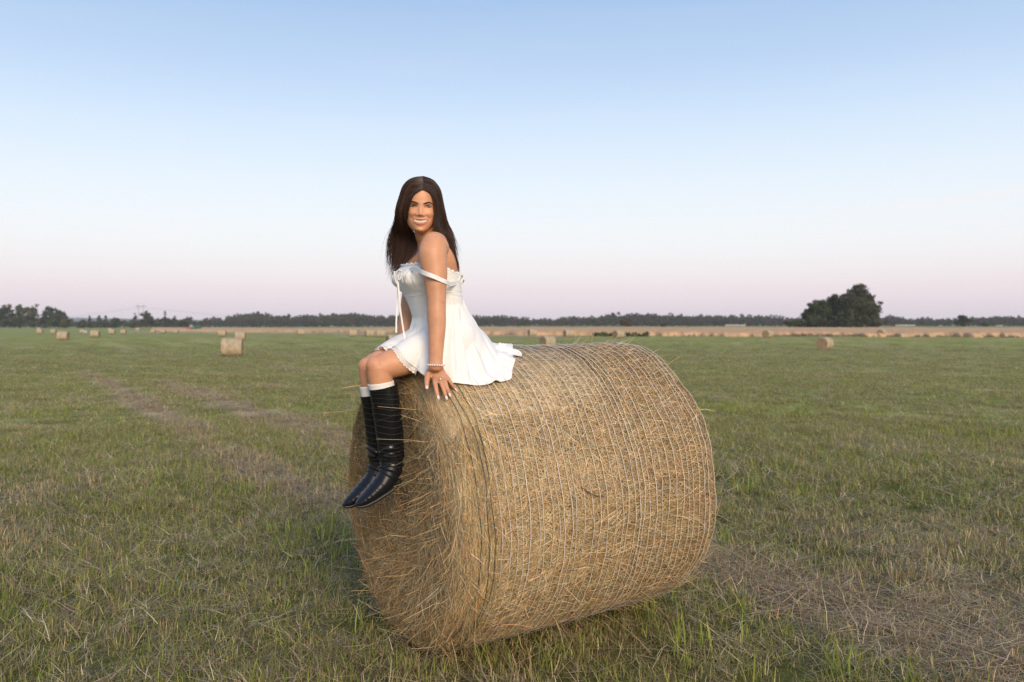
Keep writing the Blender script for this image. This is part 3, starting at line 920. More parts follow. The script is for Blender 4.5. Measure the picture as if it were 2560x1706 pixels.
tree_px('shrub', 1565, 262, 796, 26, 'brown-green bush standing at the back of the grain', cat='shrub', base=(.075, .058, .035), n=1600, size=.26, seed=23, low=.02)
tree_px('shrub', 1657, 300, 810, 16, 'tiny dark bush behind the grain right of the brown one', cat='shrub', base=(.05, .055, .03), n=600, size=.3, seed=24, low=.02)
# low green nettle patch round one bale
dS = hit(1553, 843) + 6
tree('shrub', (1553 - 1280) / FPX * dS, dS, .75, 8.6, 'low wide patch of green weeds behind a hay bale', cat='shrub', base=(.055, .085, .028), n=3500, size=.13, seed=25,
     lobes=[(k * 1.0 - 3.9, random.uniform(-.6, .6), .25 + random.uniform(0, .12), .75, .7, .3) for k in range(9)], tr=.03)

# far-left tree group
GL = 'trees of the group at the left edge'
for k, (px, yt, w, c, lab) in enumerate([
    (-14, 758, 60, (.05, .062, .026), 'tall tree cut by the left edge of the picture'),
    (22, 762, 52, (.056, .064, .028), 'second tree from the left edge with an olive crown'),
    (52, 764, 44, (.046, .06, .026), 'third tree from the left edge, narrow topped'),
    (84, 763, 46, (.062, .062, .03), 'brownish-green tree in the middle of the left edge group'),
    (118, 766, 50, (.044, .06, .026), 'broad tree right of the middle of the left edge group'),
    (146, 777, 40, (.042, .056, .024), 'dark tree near the right end of the left edge group'),
    (166, 797, 30, (.06, .064, .028), 'lowest tree at the right end of the left edge group')]):
    tree_px('broadleaf_tree', px, 405 + 6 * (k % 3), yt, w, lab, base=c, n=3000, size=.42, seed=40 + k, group=GL, low=.06)
for k, (px, yt, w, kind, lab) in enumerate([
    (205, 800, 34, 'round', 'low dark tree right of the left edge group'),
    (224, 791, 22, 'cone', 'pointed tree first in the row left of the pylon'),
    (248, 783, 26, 'cone', 'tallest pointed tree in the row left of the pylon'),
    (264, 787, 24, 'cone', 'pointed tree right of the tallest one left of the pylon'),
    (290, 796, 36, 'round', 'rounded low tree midway to the pylon'),
    (337, 784, 24, 'cone', 'pointed tree directly below the left leg of the pylon'),
    (367, 778, 40, 'round', 'round-topped brownish tree below the pylon'),
    (390, 796, 30, 'round', 'low tree right of the round-topped one'),
    (413, 775, 14, 'cone', 'thin spire of a conifer standing above the trees'),
    (437, 785, 14, 'cone', 'short spire of a conifer above the trees, left of the tractor'),
    (425, 795, 50, 'round', 'broad dark tree between the two spires'),
    (462, 794, 46, 'round', 'broad tree behind the tractor')]):
    tree_px('conifer_tree' if kind == 'cone' else 'broadleaf_tree', px, 430 + 5 * (k % 4), yt, w, lab, kind=kind,
            base=(.062, .058, .03) if px == 367 else (.045, .058, .03), n=2200, size=.42, seed=60 + k, low=.04, group='trees of the left skyline')

# the continuous far wood
SKY = [(-200, 770), (0, 790), (178, 803), (240, 801), (300, 799), (400, 799), (470, 798), (500, 801), (515, 794), (560, 791), (585, 786), (638, 779), (680, 787), (760, 786), (830, 784), (890, 780), (940, 786),
       (1010, 785), (1200, 787), (1290, 788), (1330, 796), (1370, 796), (1430, 788), (1490, 791), (1520, 783), (1580, 782), (1650, 784), (1700, 782), (1720, 788), (1800, 787), (1900, 787), (1960, 791), (2200, 790),
       (2225, 786), (2270, 796), (2310, 790), (2340, 796), (2400, 793), (2470, 790), (2520, 789), (2560, 791), (2800, 785)]
wood = bpy.data.collections.new('wood_trees')
for k in range(7):
    h, w = 10.0, 8.5
    lb = lobes_round(h, w, 200 + k, .03)
    me = leaf_cloud(lb, 1100, .55, [(.052, .056, .032), (.060, .056, .036), (.046, .056, .034), (.064, .056, .038), (.050, .060, .034), (.056, .052, .034), (.044, .050, .032)][k], 300 + k)
    o = bpy.data.objects.new('wood_%02d' % k, me); wood.objects.link(o)
P, I, S = [], [], []
for row in range(5):
    px = -260
    while px < 2850:
        d = 590 + row * 9 + rng.uniform(-3, 3) + (0 if px > 520 else -70)
        x = (px - 1280) / FPX * d; z = float(ground_z(x, d))
        ht = CH + (HY - float(lin(SKY, px))) / FPX * d - z
        h = ht * rng.uniform(.72, 1.03) if row > 0 else ht * rng.uniform(.55, .9)
        if rng.uniform() < .08: h *= 1.06
        P.append((x, d, z)); I.append(rng.integers(0, 7)); wS = h / 10 * rng.uniform(.8, 1.25); S.append((wS, wS, h / 10))
        px += rng.uniform(9, 19)
P = np.array(P); Rr = np.zeros_like(P); Rr[:, 2] = rng.uniform(0, 6.28, len(P))
o = scatter('far_wood', P, np.array(I), Rr, np.array(S), wood)
tag(o, 'long dark line of distant woodland along the horizon', 'woodland', kind='stuff')

# brown scrub along the near edge of the grain on the right
px = np.concatenate([rng.uniform(1930, 2700, 420), rng.uniform(1650, 1930, 40), rng.uniform(700, 1300, 40)])
dd = lin(W_NEAR, px) - rng.uniform(.3, 2.4, len(px))
x = (px - 1280) / FPX * dd
scr = bpy.data.collections.new('scrub_tufts')
for k in range(3):
    me = leaf_cloud([(0, 0, .3, .5, .5, .4), (.5, 0, .2, .4, .4, .3), (-.5, .1, .2, .4, .4, .25)], 130, .09, [(.21, .155, .09), (.23, .165, .11), (.19, .165, .085)][k], 500 + k)
    o = bpy.data.objects.new('scrub_%d' % k, me); scr.objects.link(o)
k = fbm(px * .05, px * 0, 91, 3) > .36
px, dd, x = px[k], dd[k], x[k]
s = rng.uniform(.3, .62, len(px)) * (.5 + fbm(px * .03, px * 0, 92, 2))
o = scatter('edge_scrub', np.stack([x, dd, ground_z(x, dd)], 1), rng.integers(0, 3, len(px)), np.stack([0 * x, 0 * x, rng.uniform(0, 6, len(x))], 1), np.stack([s, s, s], 1), scr)
tag(o, 'brown weeds along the front edge of the grain strip', 'weeds', kind='stuff')

# far wooded ridge
def build_hill():
    px = np.linspace(-1500, 4000, 500); D = 2300.0
    top = lin([(-1500, 800), (100, 792), (220, 793), (300, 795), (420, 797), (500, 798), (700, 803), (900, 812), (4000, 812)], px) + (fbm(px * .06, px * 0, 95, 4) - .5) * 3
    rows = []
    for t, hk in ((0, 0), (.3, .7), (1, 1), (2, .9), (4, .0)):
        d = D + t * 120; X = (px - 1280) / FPX * d
        Z = CH + (HY - top) / FPX * D
        rows.append(np.stack([X, np.full_like(X, d), np.where(hk > 0, Z * hk, -30)], -1))
    v = np.stack(rows); nr, nc = v.shape[:2]
    i = np.arange(nr - 1)[:, None]; k = np.arange(nc - 1)[None, :]
    f = np.stack([i * nc + k, i * nc + k + 1, (i + 1) * nc + k + 1, (i + 1) * nc + k], -1).reshape(-1, 4)
    o = new_obj('hills', mesh('hills', v.reshape(-1, 3), f), mat('ridge_wood', color=(.045, .06, .045), rough=.95, noise=(.02, .3)))
    tag(o, 'low wooded ridge far away on the left', kind='structure')
build_hill()

# power pylon: a guyed portal
M_steel = mat('galvanised_steel', color=(.30, .30, .31), rough=.6, metal=.3)
PD = 1100.0
def pyl(px, py, dd=0): return Vector(U(px, py, PD + dd))
pb = pyl(352.5, 812); pb.z = float(ground_z(pb.x, PD))
py_o = empty('power_pylon', pb)
tag(py_o, 'faint grey two-legged power pylon above the left tree line', 'pylon')
def pp(px, py, dd=0): return pyl(px, py, dd) - pb
for a, b in ((346.2, 346.4), (358.4, 358.2)):
    mb = MB()
    x0 = pp(a, 812); x0.z = -.5
    mb.tube([x0, pp(a, 790), pp(b, 764)], [.45, .4, .35], 6)
    for k in range(8):
        z0 = k * 4.0
        mb.box(x0.x, 0, z0 + 2, 1.0, 1.0, .15)
    mb.build('leg', M_steel, py_o, smooth=False)
MB().tube([pp(339, 765.5), pp(352, 766.5), pp(366, 765.5)], [.28, .4, .28], 6).build('crossarm', M_steel, py_o)
for a, b in ((346.3, 344.2), (358.3, 360.8)):
    MB().tube([pp(a, 766), pp(b, 759.5)], [.3, .12], 6).build('earth_peak', M_steel, py_o)
for a in (340, 352, 365):
    MB().tube([pp(a, 766), pp(a, 769)], [.12, .12], 6).build('insulator', M_steel, py_o)
M_wire = mat('wire', color=(.25, .25, .27), rough=.6)
for k, (a, lab) in enumerate([(340, 'left'), (352, 'middle'), (365, 'right')]):
    p0 = pyl(a, 769); l1 = U(-300, 800, 1500); r1 = U(1100, 800, 1900)
    for j, (q, sd) in enumerate(((l1 + Vector((k * 6, 0, 0)), 'left'), (r1 + Vector((k * 6, 0, 0)), 'right'))):
        pts = [p0.lerp(q, t) - Vector((0, 0, 22 * math.sin(math.pi * t) * .6)) for t in np.linspace(0, 1, 14)]
        w = MB().tube(pts, .045, 5).build('power_line', M_wire)
        tag(w, 'faint power line leaving the %s of the pylon crossarm towards the %s' % (lab, sd), 'power line', 'power lines at the pylon')

# tractor with a baler at the far left edge of the grain
TD = 318.0
tx = (476 - 1280) / FPX * TD; tz = float(ground_z(tx, TD))
M_red = mat('red_paint', color=(.42, .10, .055), rough=.5); M_yel = mat('yellow_paint', color=(.60, .36, .05), rough=.5)
M_grn = mat('green_paint', color=(.02, .10, .055), rough=.5); M_tyre = mat('tyre', color=(.03, .03, .03), rough=.85); M_cab = mat('cab_glass', color=(.25, .26, .27), rough=.25)
def wheel(par, x, y, r, w, rimm):
    m = Matrix.Translation((x, y, r)) @ Matrix.Rotation(math.pi / 2, 4, 'X')
    ty = MB().lathe([(r * .62, -w / 2), (r * .92, -w / 2), (r, -w * .3), (r, w * .3), (r * .92, w / 2), (r * .62, w / 2)], 18, m).build('wheel', M_tyre, par)
    MB().lathe([(r * .15, -w * .42), (r * .62, -w * .53), (r * .62, w * .53), (r * .15, w * .42)], 18, m).build('rim', rimm, ty)
tr = empty('tractor', (tx, TD, tz)); tag(tr, 'small red and orange tractor at the far edge of the grain', 'tractor')
hood = MB(); hood.box(-.70, 0, 1.02, 1.1, .7, .5); hood.box(-1.2, 0, .95, .14, .66, .4); hood.build('hood', M_red, tr, smooth=False)
ch = MB(); ch.box(0, 0, .75, 2.2, .6, .35); ch.build('chassis', M_yel, tr, smooth=False)
cb = MB(); cb.add([(-.2, -.6, 1.05), (1.0, -.6, 1.05), (1.0, .6, 1.05), (-.2, .6, 1.05), (-.02, -.55, 2.15), (.85, -.55, 2.15), (.85, .55, 2.15), (-.02, .55, 2.15)],
                  [(0, 1, 5, 4), (1, 2, 6, 5), (2, 3, 7, 6), (3, 0, 4, 7), (4, 5, 6, 7), (3, 2, 1, 0)]); cbo = cb.build('cab', M_cab, tr, smooth=False)
MB().box(.42, 0, 2.22, 1.05, 1.25, .12).build('roof', M_cab, cbo, smooth=False)
MB().tube([(-.5, .25, 1.3), (-.5, .25, 2.0)], .05, 8).build('exhaust', M_tyre, tr)
for sy in (-.72, .72):
    wheel(tr, -.9, sy, .42, .3, M_yel); wheel(tr, .55, sy, .68, .4, M_yel)
bl = empty('baler', (tx + 2.35, TD, tz)); tag(bl, 'green round baler hitched behind the tractor', 'baler')
m = Matrix.Translation((.35, 0, 1.25)) @ Matrix.Rotation(math.pi / 2, 4, 'X')
MB().lathe([(.6, -.75), (.92, -.75), (.98, -.68), (.98, .68), (.92, .75), (.6, .75)], 24, m).build('bale_chamber', M_grn, bl)
MB().box(.35, 0, 2.15, .9, 1.3, .2).build('top_cover', M_grn, bl, smooth=False)
MB().tube([(-1.2, 0, .6), (-.3, 0, .7)], .08, 8).build('drawbar', M_grn, bl)
MB().box(-.45, 0, .45, .35, 1.6, .3).build('pickup', M_yel, bl, smooth=False)
for sy in (-.9, .9): wheel(bl, .35, sy, .45, .3, M_yel)

# air: thin evening haze
hz = MB(); hz.box(0, 0, 27, 6900, 6900, 60)
m = bpy.data.materials.new('haze'); m.use_nodes = True; t = m.node_tree; t.nodes.clear()
vo = N(t, 'ShaderNodeVolumePrincipled'); vo.inputs['Color'].default_value = (.93, .93, 1.0, 1); vo.inputs['Density'].default_value = HAZE if 'HAZE' in globals() else .0002; vo.inputs['Anisotropy'].default_value = 0.0
ou = N(t, 'ShaderNodeOutputMaterial'); t.links.new(vo.outputs[0], ou.inputs['Volume'])
o = hz.build('haze', m, smooth=False); tag(o, 'thin evening haze over the whole field', 'haze', kind='stuff')
# ================================================================== THE WOMAN
FW = Vector((-AX.x, -AX.y, 0)).normalized()        # the way she faces
LW = Vector((RX.x, RX.y, 0)).normalized()          # her left, towards the camera
SEAT = C0 + RX * 0.10 + UX * 0.592
CAM = Vector((0, 0, CH))
def W(px, py, l):
    """point on the sight line of a photo pixel that lies l metres to her left of her mid-plane"""
    v = Vector(((px - 1280) / FPX, 1.0, (HY - py) / FPX))
    t = (l + SEAT.dot(LW) - CAM.dot(LW)) / v.dot(LW)
    return CAM + v * t
def loc(f, l, z):
    return SEAT + FW * f + LW * l + Vector((0, 0, z))
def B(px, py, off=0.0):
    """point on the sight line of a photo pixel that lies off metres above the roll's surface"""
    v = Vector(((px - 1280) / FPX, 1.0, (HY - py) / FPX))
    w = CAM - C0
    a = v - AX * v.dot(AX); b = w - AX * w.dot(AX)
    R = BR + off
    A_, B_, C_ = a.dot(a), 2 * a.dot(b), b.dot(b) - R * R
    D_ = max(B_ * B_ - 4 * A_ * C_, 0.0)
    return CAM + v * ((-B_ - math.sqrt(D_)) / (2 * A_))
def catmull(pts, n):
    P = np.array([list(p) for p in pts], float)
    P = np.vstack([2 * P[0] - P[1], P, 2 * P[-1] - P[-2]])
    out = []
    m = len(P) - 3
    for q in np.linspace(0, m, n):
        k = min(int(q), m - 1); t = q - k
        a, b, c, d = P[k:k + 4]
        out.append(.5 * (2 * b + (c - a) * t + (2 * a - 5 * b + 4 * c - d) * t * t + (3 * b - a - 3 * c + d) * t ** 3))
    return np.array(out)
def loft(rings, closed=True, cap=True):
    R = np.array(rings, float); m, n = R.shape[:2]
    v = R.reshape(-1, 3)
    i = np.arange(m - 1)[:, None]; k = np.arange(n if closed else n - 1)[None, :]
    k2 = (k + 1) % n
    f = np.stack([i * n + k, i * n + k2, (i + 1) * n + k2, (i + 1) * n + k], -1).reshape(-1, 4).tolist()
    v = v.tolist()
    if cap:
        for r, base, rev in ((R[0], 0, True), (R[-1], (m - 1) * n, False)):
            c = len(v); v.append(r.mean(0).tolist())
            for q in range(n):
                a, b = base + q, base + (q + 1) % n
                f.append((c, b, a) if rev else (c, a, b))
    return v, f
def limb(pts, rad, n=36, steps=None, flat=None, ref=None):
    """tapered limb through joints; rad = radius or (wide, thin) at each joint; ref = the 'wide' direction"""
    steps = steps or 10 * len(pts)
    P = catmull(pts, steps)
    rd = np.array([(r, r) if not hasattr(r, '__len__') else r for r in rad], float)
    q = np.linspace(0, len(rad) - 1, steps)
    cr_ = catmull([(a_, b_, 0) for a_, b_ in rd], steps); ra, rb = cr_[:, 0], cr_[:, 1]
    T = np.gradient(P, axis=0); T /= np.linalg.norm(T, axis=1, keepdims=True)
    ref = np.array(ref if ref is not None else (LW.x, LW.y, 0.0), float)
    rings = []
    an = np.linspace(0, 2 * math.pi, n, endpoint=False)
    for k in range(steps):
        a = ref - T[k] * ref.dot(T[k]); a /= np.linalg.norm(a); b = np.cross(T[k], a)
        rings.append(P[k] + np.outer(np.cos(an), a) * ra[k] + np.outer(np.sin(an), b) * rb[k])
    # rounded ends
    def cap_ring(k, s):
        t = T[k] * s; c = P[k]; return [c + (rings[k] - c) * w + t * d * min(ra[k], rb[k]) for w, d in ((.8, .5), (.45, .85))]
    c0 = cap_ring(0, -1)[::-1]; c1 = cap_ring(steps - 1, 1)
    return loft(c0 + rings + c1)
def ellipsoid(c, r, axes=None, n=16, m=12):
    c = np.array(list(c)); A = np.array([list(a) for a in axes]) if axes else np.eye(3)
    rings = []
    for q in np.linspace(.06, math.pi - .06, m):
        an = np.linspace(0, 2 * math.pi, n, endpoint=False)
        p = np.stack([np.sin(q) * np.cos(an) * r[0], np.sin(q) * np.sin(an) * r[1], np.full(n, np.cos(q) * r[2])], -1)
        rings.append(c + p @ A)
    return loft(rings)

aF, aL, aZ = np.array(FW), np.array(LW), np.array((0, 0, 1.0))
person = empty('person', loc(-.12, 0, 0))
tag(person, 'woman in white dress and black boots sitting on the near hay bale, smiling', 'person')
aPL = np.array(person.location)
def part(name, v, f, m, parent=None, smooth=True):
    o = new_obj(name, mesh(name, np.array(v) - aPL, f, smooth), m, None)
    o.parent = parent or person
    return o

# ---- torso sections: photo row, left and right outline, half width across her body
TZ = [600, 612, 625, 642, 660, 678, 692, 712, 725, 735, 765, 800, 840, 880, 905]
TL = [1048, 1036, 1028, 1020, 1009, 995, 989, 991, 1001, 1011, 1024, 1034, 1040, 1040, 1062]
TR = [1102, 1119, 1132, 1142, 1147, 1149, 1150, 1150, 1151, 1152, 1158, 1180, 1205, 1218, 1205]
TB = [.055, .115, .145, .150, .150, .146, .142, .136, .130, .126, .118, .138, .165, .178, .15]
def torso_ring(py, off=0.0, n=64, bust=True):
    xl, xr, Bw = np.interp(py, TZ, TL), np.interp(py, TZ, TR), np.interp(py, TZ, TB)
    hw = (xr - xl) / 2 / FPX * 3.54
    A = math.sqrt(max(hw ** 2 - (.53 * Bw) ** 2, .03 ** 2)) / .848
    c = np.array(W((xl + xr) / 2, py, 0))
    an = np.linspace(0, 2 * math.pi, n, endpoint=False)          # 0 = front, quarter = her left
    ca, sa = np.cos(an), np.sin(an)
    f = np.sign(ca) * np.abs(ca) ** .9 * (A + off); l = np.sign(sa) * np.abs(sa) ** .9 * (Bw + off)
    if bust:
        b = np.exp(-((py - 700) / 20.0) ** 2)
        f = f + b * (.011 * np.exp(-((l - .064) / .046) ** 2) + .011 * np.exp(-((l + .064) / .046) ** 2) - .008 * np.exp(-(l / .022) ** 2)) * smooth01(ca / .5)
        f = f - np.exp(-((py - 660) / 40.0) ** 2) * .008 * np.exp(-(l / .02) ** 2) * (ca < 0) * -1
    return c + np.outer(f, aF) + np.outer(l, aL)

BODY = []
BODY.append(loft([torso_ring(p, -.007) for p in np.concatenate([np.linspace(600, 905, 46)])[::-1]]))
# neck and shoulder slopes
HX = W(1052, 518, .05)
BODY.append(limb([W(1080, 622, .0), W(1073, 600, .0), W(1066, 577, .012), HX + Vector((0.01, .035, -.03))], [(.060, .056), (.050, .052), (.047, .050), (.046, .048)]))
BODY.append(limb([W(1075, 606, .02), W(1084, 602, .08), W(1091, 606, .125), W(1090, 620, .160)], [.028, .032, .040, .052]))
BODY.append(limb([W(1066, 590, -.02), W(1058, 605, -.10), W(1050, 625, -.155)], [.034, .038, .048]))
# near arm, propped straight on the bale
ARM = [W(1085, 612, .160), W(1082, 640, .172), W(1087, 680, .187), W(1089, 715, .200), W(1091, 748, .210), W(1091, 778, .218), W(1092, 815, .226), W(1091, 855, .236), W(1089.5, 895, .246), W(1089, 918, .252)]
BODY.append(limb(ARM, [.053, .055, .049, .0425, .037, .0365, .0345, .030, (.027, .021), (.0275, .018)], n=44, ref=tuple(np.array((1.0, .1, 0)))))
# collarbone and elbow point
BODY.append(ellipsoid(W(1104, 757, .205), (.016, .016, .022)))
# near hand
HAX = (B(1110, 948, .03) - B(1085, 950, .03)).normalized()
def hring(c, a, b, hx=HAX):
    nrm = (c - (C0 + AX * (c - C0).dot(AX))).normalized()
    nrm = (nrm + Vector((0, -.5, .1))).normalized()
    hx = (hx - nrm * hx.dot(nrm)).normalized()
    an = np.linspace(0, 2 * math.pi, 20, endpoint=False)
    return np.array(c) + np.outer(np.cos(an), np.array(hx)) * a + np.outer(np.sin(an), np.array(nrm)) * b
BODY.append(loft([hring(W(1089, 910, .251), .027, .018), hring(W(1089.5, 919, .253), .029, .018), hring(B(1091, 929, .034), .034, .017), hring(B(1096, 940, .030), .033, .0155), hring(B(1101, 948, .028), .030, .013), hring(B(1103, 953, .024), .026, .009)]))
FING = {
    'index': ([(1086, 945, .028), (1087.5, 957, .032), (1090.5, 974, .022), (1094, 989, .010)], .0088, .0066),
    'middle': ([(1099, 944, .030), (1103, 957, .034), (1109.5, 975, .022), (1114, 990, .010)], .0088, .0066),
    'ring': ([(1109, 943, .029), (1112.5, 955, .032), (1117.5, 970, .022), (1122, 983, .010)], .0082, .0062),
    'little': ([(1116, 941, .026), (1123, 951, .028), (1130, 962, .019), (1136, 971, .009)], .0074, .0056),
    'thumb': ([(1076, 926, .030), (1070, 938, .030), (1067.5, 951, .022), (1067, 964, .011)], .0115, .0080)}
NAILS = []
for nm, (pp_, r0, r1) in FING.items():
    pts = [B(*p) for p in pp_]
    r0 *= 1.12; r1 *= 1.12
    BODY.append(limb(pts, [r0, r0 * .98, (r0 + r1) / 2, r1], n=12, steps=16))
    BODY.append(ellipsoid(pts[1], (r0 * 1.08,) * 3, n=10, m=8))
    t = (pts[3] - pts[2]).normalized()
    NAILS.append((pts[3] + t * .004, t, r1))
# far arm and hand
BODY.append(limb([W(1048, 628, -.150), W(1038, 685, -.185), W(1027, 735, -.200), W(1021, 775, -.205), W(1014, 820, -.198), W(1010, 858, -.190), loc(-.065, -.185, .045)], [.050, .043, .038, .036, .034, .028, (.026, .018)], n=20))
fh = loc(-.05, -.185, .03)
BODY.append(limb([loc(-.075, -.185, .045), loc(-.03, -.185, .030), loc(.0, -.183, .015)], [(.026, .017), (.036, .015), (.034, .011)], n=16))
for q, dl in enumerate((-.03, -.01, .01, .03)):
    BODY.append(limb([loc(-.005, -.183 + dl, .016), loc(.028, -.183 + dl * 1.3, .012), loc(.05, -.183 + dl * 1.4, -.01), loc(.056, -.183 + dl * 1.4, -.03)], [.0085, .0085, .0075, .006], n=10, steps=14))
BODY.append(limb([loc(-.05, -.155, .035), loc(-.025, -.135, .025), loc(0, -.13, .01)], [.011, .0095, .0075], n=10, steps=12))
# legs
KN, KF = W(947, 921, .060), W(927, 923, -.040)
BODY.append(limb([loc(-.21, .088, .085), W(1075, 876, .082), W(1040, 886, .076), W(1005, 902, .070), W(975, 911, .064), KN], [.092, .080, .070, .060, .0555, .049], n=44))
BODY.append(limb([KN + Vector((0, 0, .004)), W(952, 955, .060), W(964, 1005, .060), W(971, 1080, .060), W(977, 1150, .060)], [.0485, .0470, .043, .038, .031], n=40))
BODY.append(ellipsoid(W(938, 914, .064), (.036, .034, .036)))
BODY.append(limb([loc(-.21, -.088, .085), W(1040, 872, -.07), W(1000, 884, -.062), W(965, 902, -.05), KF], [.092, .078, .066, .058, .049], n=44))
BODY.append(limb([KF + Vector((0, 0, .004)), W(931, 957, -.040), W(943, 1005, -.040), W(950, 1080, -.040), W(954, 1145, -.040)], [.0485, .0470, .043, .038, .031], n=40))
BODY.append(ellipsoid(W(918, 916, -.038), (.036, .034, .036)))

# ---- head: sections from chin to crown, with a modelled face
hF = (CAM - HX); hF.z *= .6; hF.normalize()
ROLL = math.radians(1.8)
hX0 = Vector((0, 0, 1)).cross(hF).normalized() * 1.0        # picture right (her left)
hX0 = hX0 if hX0.x > 0 else -hX0
hZ0 = hF.cross(hX0).normalized()
hZ0 = hZ0 if hZ0.z > 0 else -hZ0
hX = hX0 * math.cos(ROLL) - hZ0 * math.sin(ROLL)
hZ = hZ0 * math.cos(ROLL) + hX0 * math.sin(ROLL)
def H(x, y, z):
    return HX + hX * x + hF * (y - .02) + hZ * z
hz_ = [-.106, -.102, -.094, -.080, -.062, -.040, -.018, .004, .030, .060, .085, .105, .116]
hhw = [.006, .019, .030, .0445, .0555, .0640, .068, .0700, .0715, .0690, .0570, .0350, .006]
hyf = [.060, .071, .077, .080, .0815, .083, .0835, .0835, .0850, .0790, .0630, .0350, .000]
hyb = [.030, .015, -.005, -.025, -.042, -.058, -.075, -.090, -.100, -.097, -.083, -.058, -.02]
G2 = lambda x, z, cx, cz, sx, sz: np.exp(-((x - cx) / sx) ** 2 - ((z - cz) / sz) ** 2)
def mouth_z(x): return -.0608 + .0080 * np.minimum((np.abs(x) / .0305) ** 1.7, 1.3)
def mouth_h(x): return .0062 * np.maximum(1 - (x / .0305) ** 2, 0) ** .7
def face_disp(x, z):
    d = np.zeros_like(x)
    ridge = np.interp(z, [-.047, -.041, -.036, -.030, -.016, 0, .014, .022], [0, .005, .0140, .0175, .0120, .0065, .0035, 0])
    sx = np.interp(z, [-.036, -.025, 0, .02], [.0115, .0098, .0078, .010])
    d += ridge * np.exp(-(x / sx) ** 2)
    d += .0050 * G2(x, z, 0, -.0315, .0095, .0075)
    for s in (-1, 1):
        d += .0074 * G2(x, z, s * .0150, -.0345, .0058, .0060)
        d += -.0085 * G2(x, z, s * .0300, .0005, .0150, .0095)
        d += .0032 * G2(x, z, s * .0280, .0140, .0180, .0060)
        d += .0100 * G2(x, z, s * .0400, -.0270, .0160, .0130)
        for t in np.linspace(0, 1, 6):
            d += -.0036 * G2(x, z, s * (.0205 + .0150 * t), -.0345 - .0135 * t, .0034, .0038)
    d += .0045 * G2(x, z, 0, -.056, .026, .018) + .0070 * G2(x, z, 0, -.094, .014, .010) - .002 * G2(x, z, 0, -.083, .016, .004)
    mz, mh = mouth_z(x), mouth_h(x)
    inm = smooth01((mh - np.abs(z - mz)) / .0022 + .5) * (np.abs(x) < .0310)
    wl = np.clip(1 - (x / .0318) ** 2, 0, 1)
    d += .0030 * np.exp(-((z - (mz + mh + .0022)) / .0026) ** 2) * wl + .0050 * np.exp(-((z - (mz - mh - .0042)) / .0042) ** 2) * wl
    d -= .0065 * inm
    d -= .0020 * (G2(x, z, -.0325, -.0520, .003, .003) + G2(x, z, .0325, -.0520, .003, .003))
    return d
def face_y(x, z):
    """front surface of the face at (x, z)"""
    x = np.asarray(x, float); z = np.asarray(z, float)
    hw, yf, yb = (np.interp(z, hz_, t) for t in (hhw, hyf, hyb))
    yc = yf * .35 + yb * .65
    s = np.clip(np.abs(x) / hw, 0, .999) ** (1 / .92)
    c = np.sqrt(1 - s ** 2) ** .92
    return yc + (yf - yc) * c + face_disp(x, z) * smooth01((c - .15) / .4)
def head_mesh():
    zs = np.concatenate([np.linspace(-.106, -.094, 6)[:-1], np.linspace(-.094, .03, 84)[:-1], np.linspace(.03, .116, 26)])
    n = 150
    an = np.linspace(-math.pi, math.pi, n, endpoint=False)
    sm = lambda t: np.convolve(np.pad(np.interp(np.linspace(hz_[0], hz_[-1], 401), hz_, t), 12, mode='reflect', reflect_type='odd'), np.ones(25) / 25, 'valid')
    zz = np.linspace(hz_[0], hz_[-1], 401)
    rings = []
    for z in zs:
        hw, yf, yb = (np.interp(z, zz, t) for t in SMT)
        yc = yf * .35 + yb * .65
        sa, ca = np.sin(an), np.cos(an)
        x = np.sign(sa) * np.abs(sa) ** .92 * hw
        y = np.where(ca > 0, yc + (yf - yc) * np.abs(ca) ** .92, yc - (yc - yb) * np.abs(ca) ** .92)
        y = y + np.where(ca > 0, face_disp(x, np.full_like(x, z)) * smooth01((np.abs(ca) - .15) / .4), 0)
        rings.append([list(H(a, b, z)) for a, b in zip(x, y)])
    return loft(rings)
_zz = np.linspace(hz_[0], hz_[-1], 401)
def _sm(t):
    a = np.interp(_zz, hz_, t); k = 31
    return np.convolve(np.pad(a, k // 2, mode='reflect', reflect_type='odd'), np.ones(k) / k, 'valid')
SMT = [_sm(t) for t in (hhw, hyf, hyb)]
BODY.append(head_mesh())

def fuse(parts, voxel, smooth_it):
    V, F = [], []; b = 0
    for v, f in parts:
        V += [tuple(p) for p in v]; F += [tuple(i + b for i in q) for q in f]; b += len(v)
    me = bpy.data.meshes.new('fuse'); me.from_pydata(V, [], F); me.update()
    bm = bmesh.new(); bm.from_mesh(me); bmesh.ops.recalc_face_normals(bm, faces=bm.faces); bm.to_mesh(me); bm.free()
    o = bpy.data.objects.new('fuse', me); COL.objects.link(o)
    md = o.modifiers.new('r', 'REMESH'); md.mode = 'VOXEL'; md.voxel_size = voxel; md.use_smooth_shade = True
    if smooth_it:
        s = o.modifiers.new('s', 'SMOOTH'); s.factor = .5; s.iterations = smooth_it
    dg = bpy.context.evaluated_depsgraph_get(); dg.update()
    out = bpy.data.meshes.new_from_object(o.evaluated_get(dg))
    bpy.data.objects.remove(o); bpy.data.meshes.remove(me)
    return out
body_me = fuse(BODY, .0026, 4)
body_me.name = 'body'
nv = len(body_me.vertices)
co = np.empty(nv * 3, np.float32); body_me.vertices.foreach_get('co', co); co = co.reshape(-1, 3).astype(float)
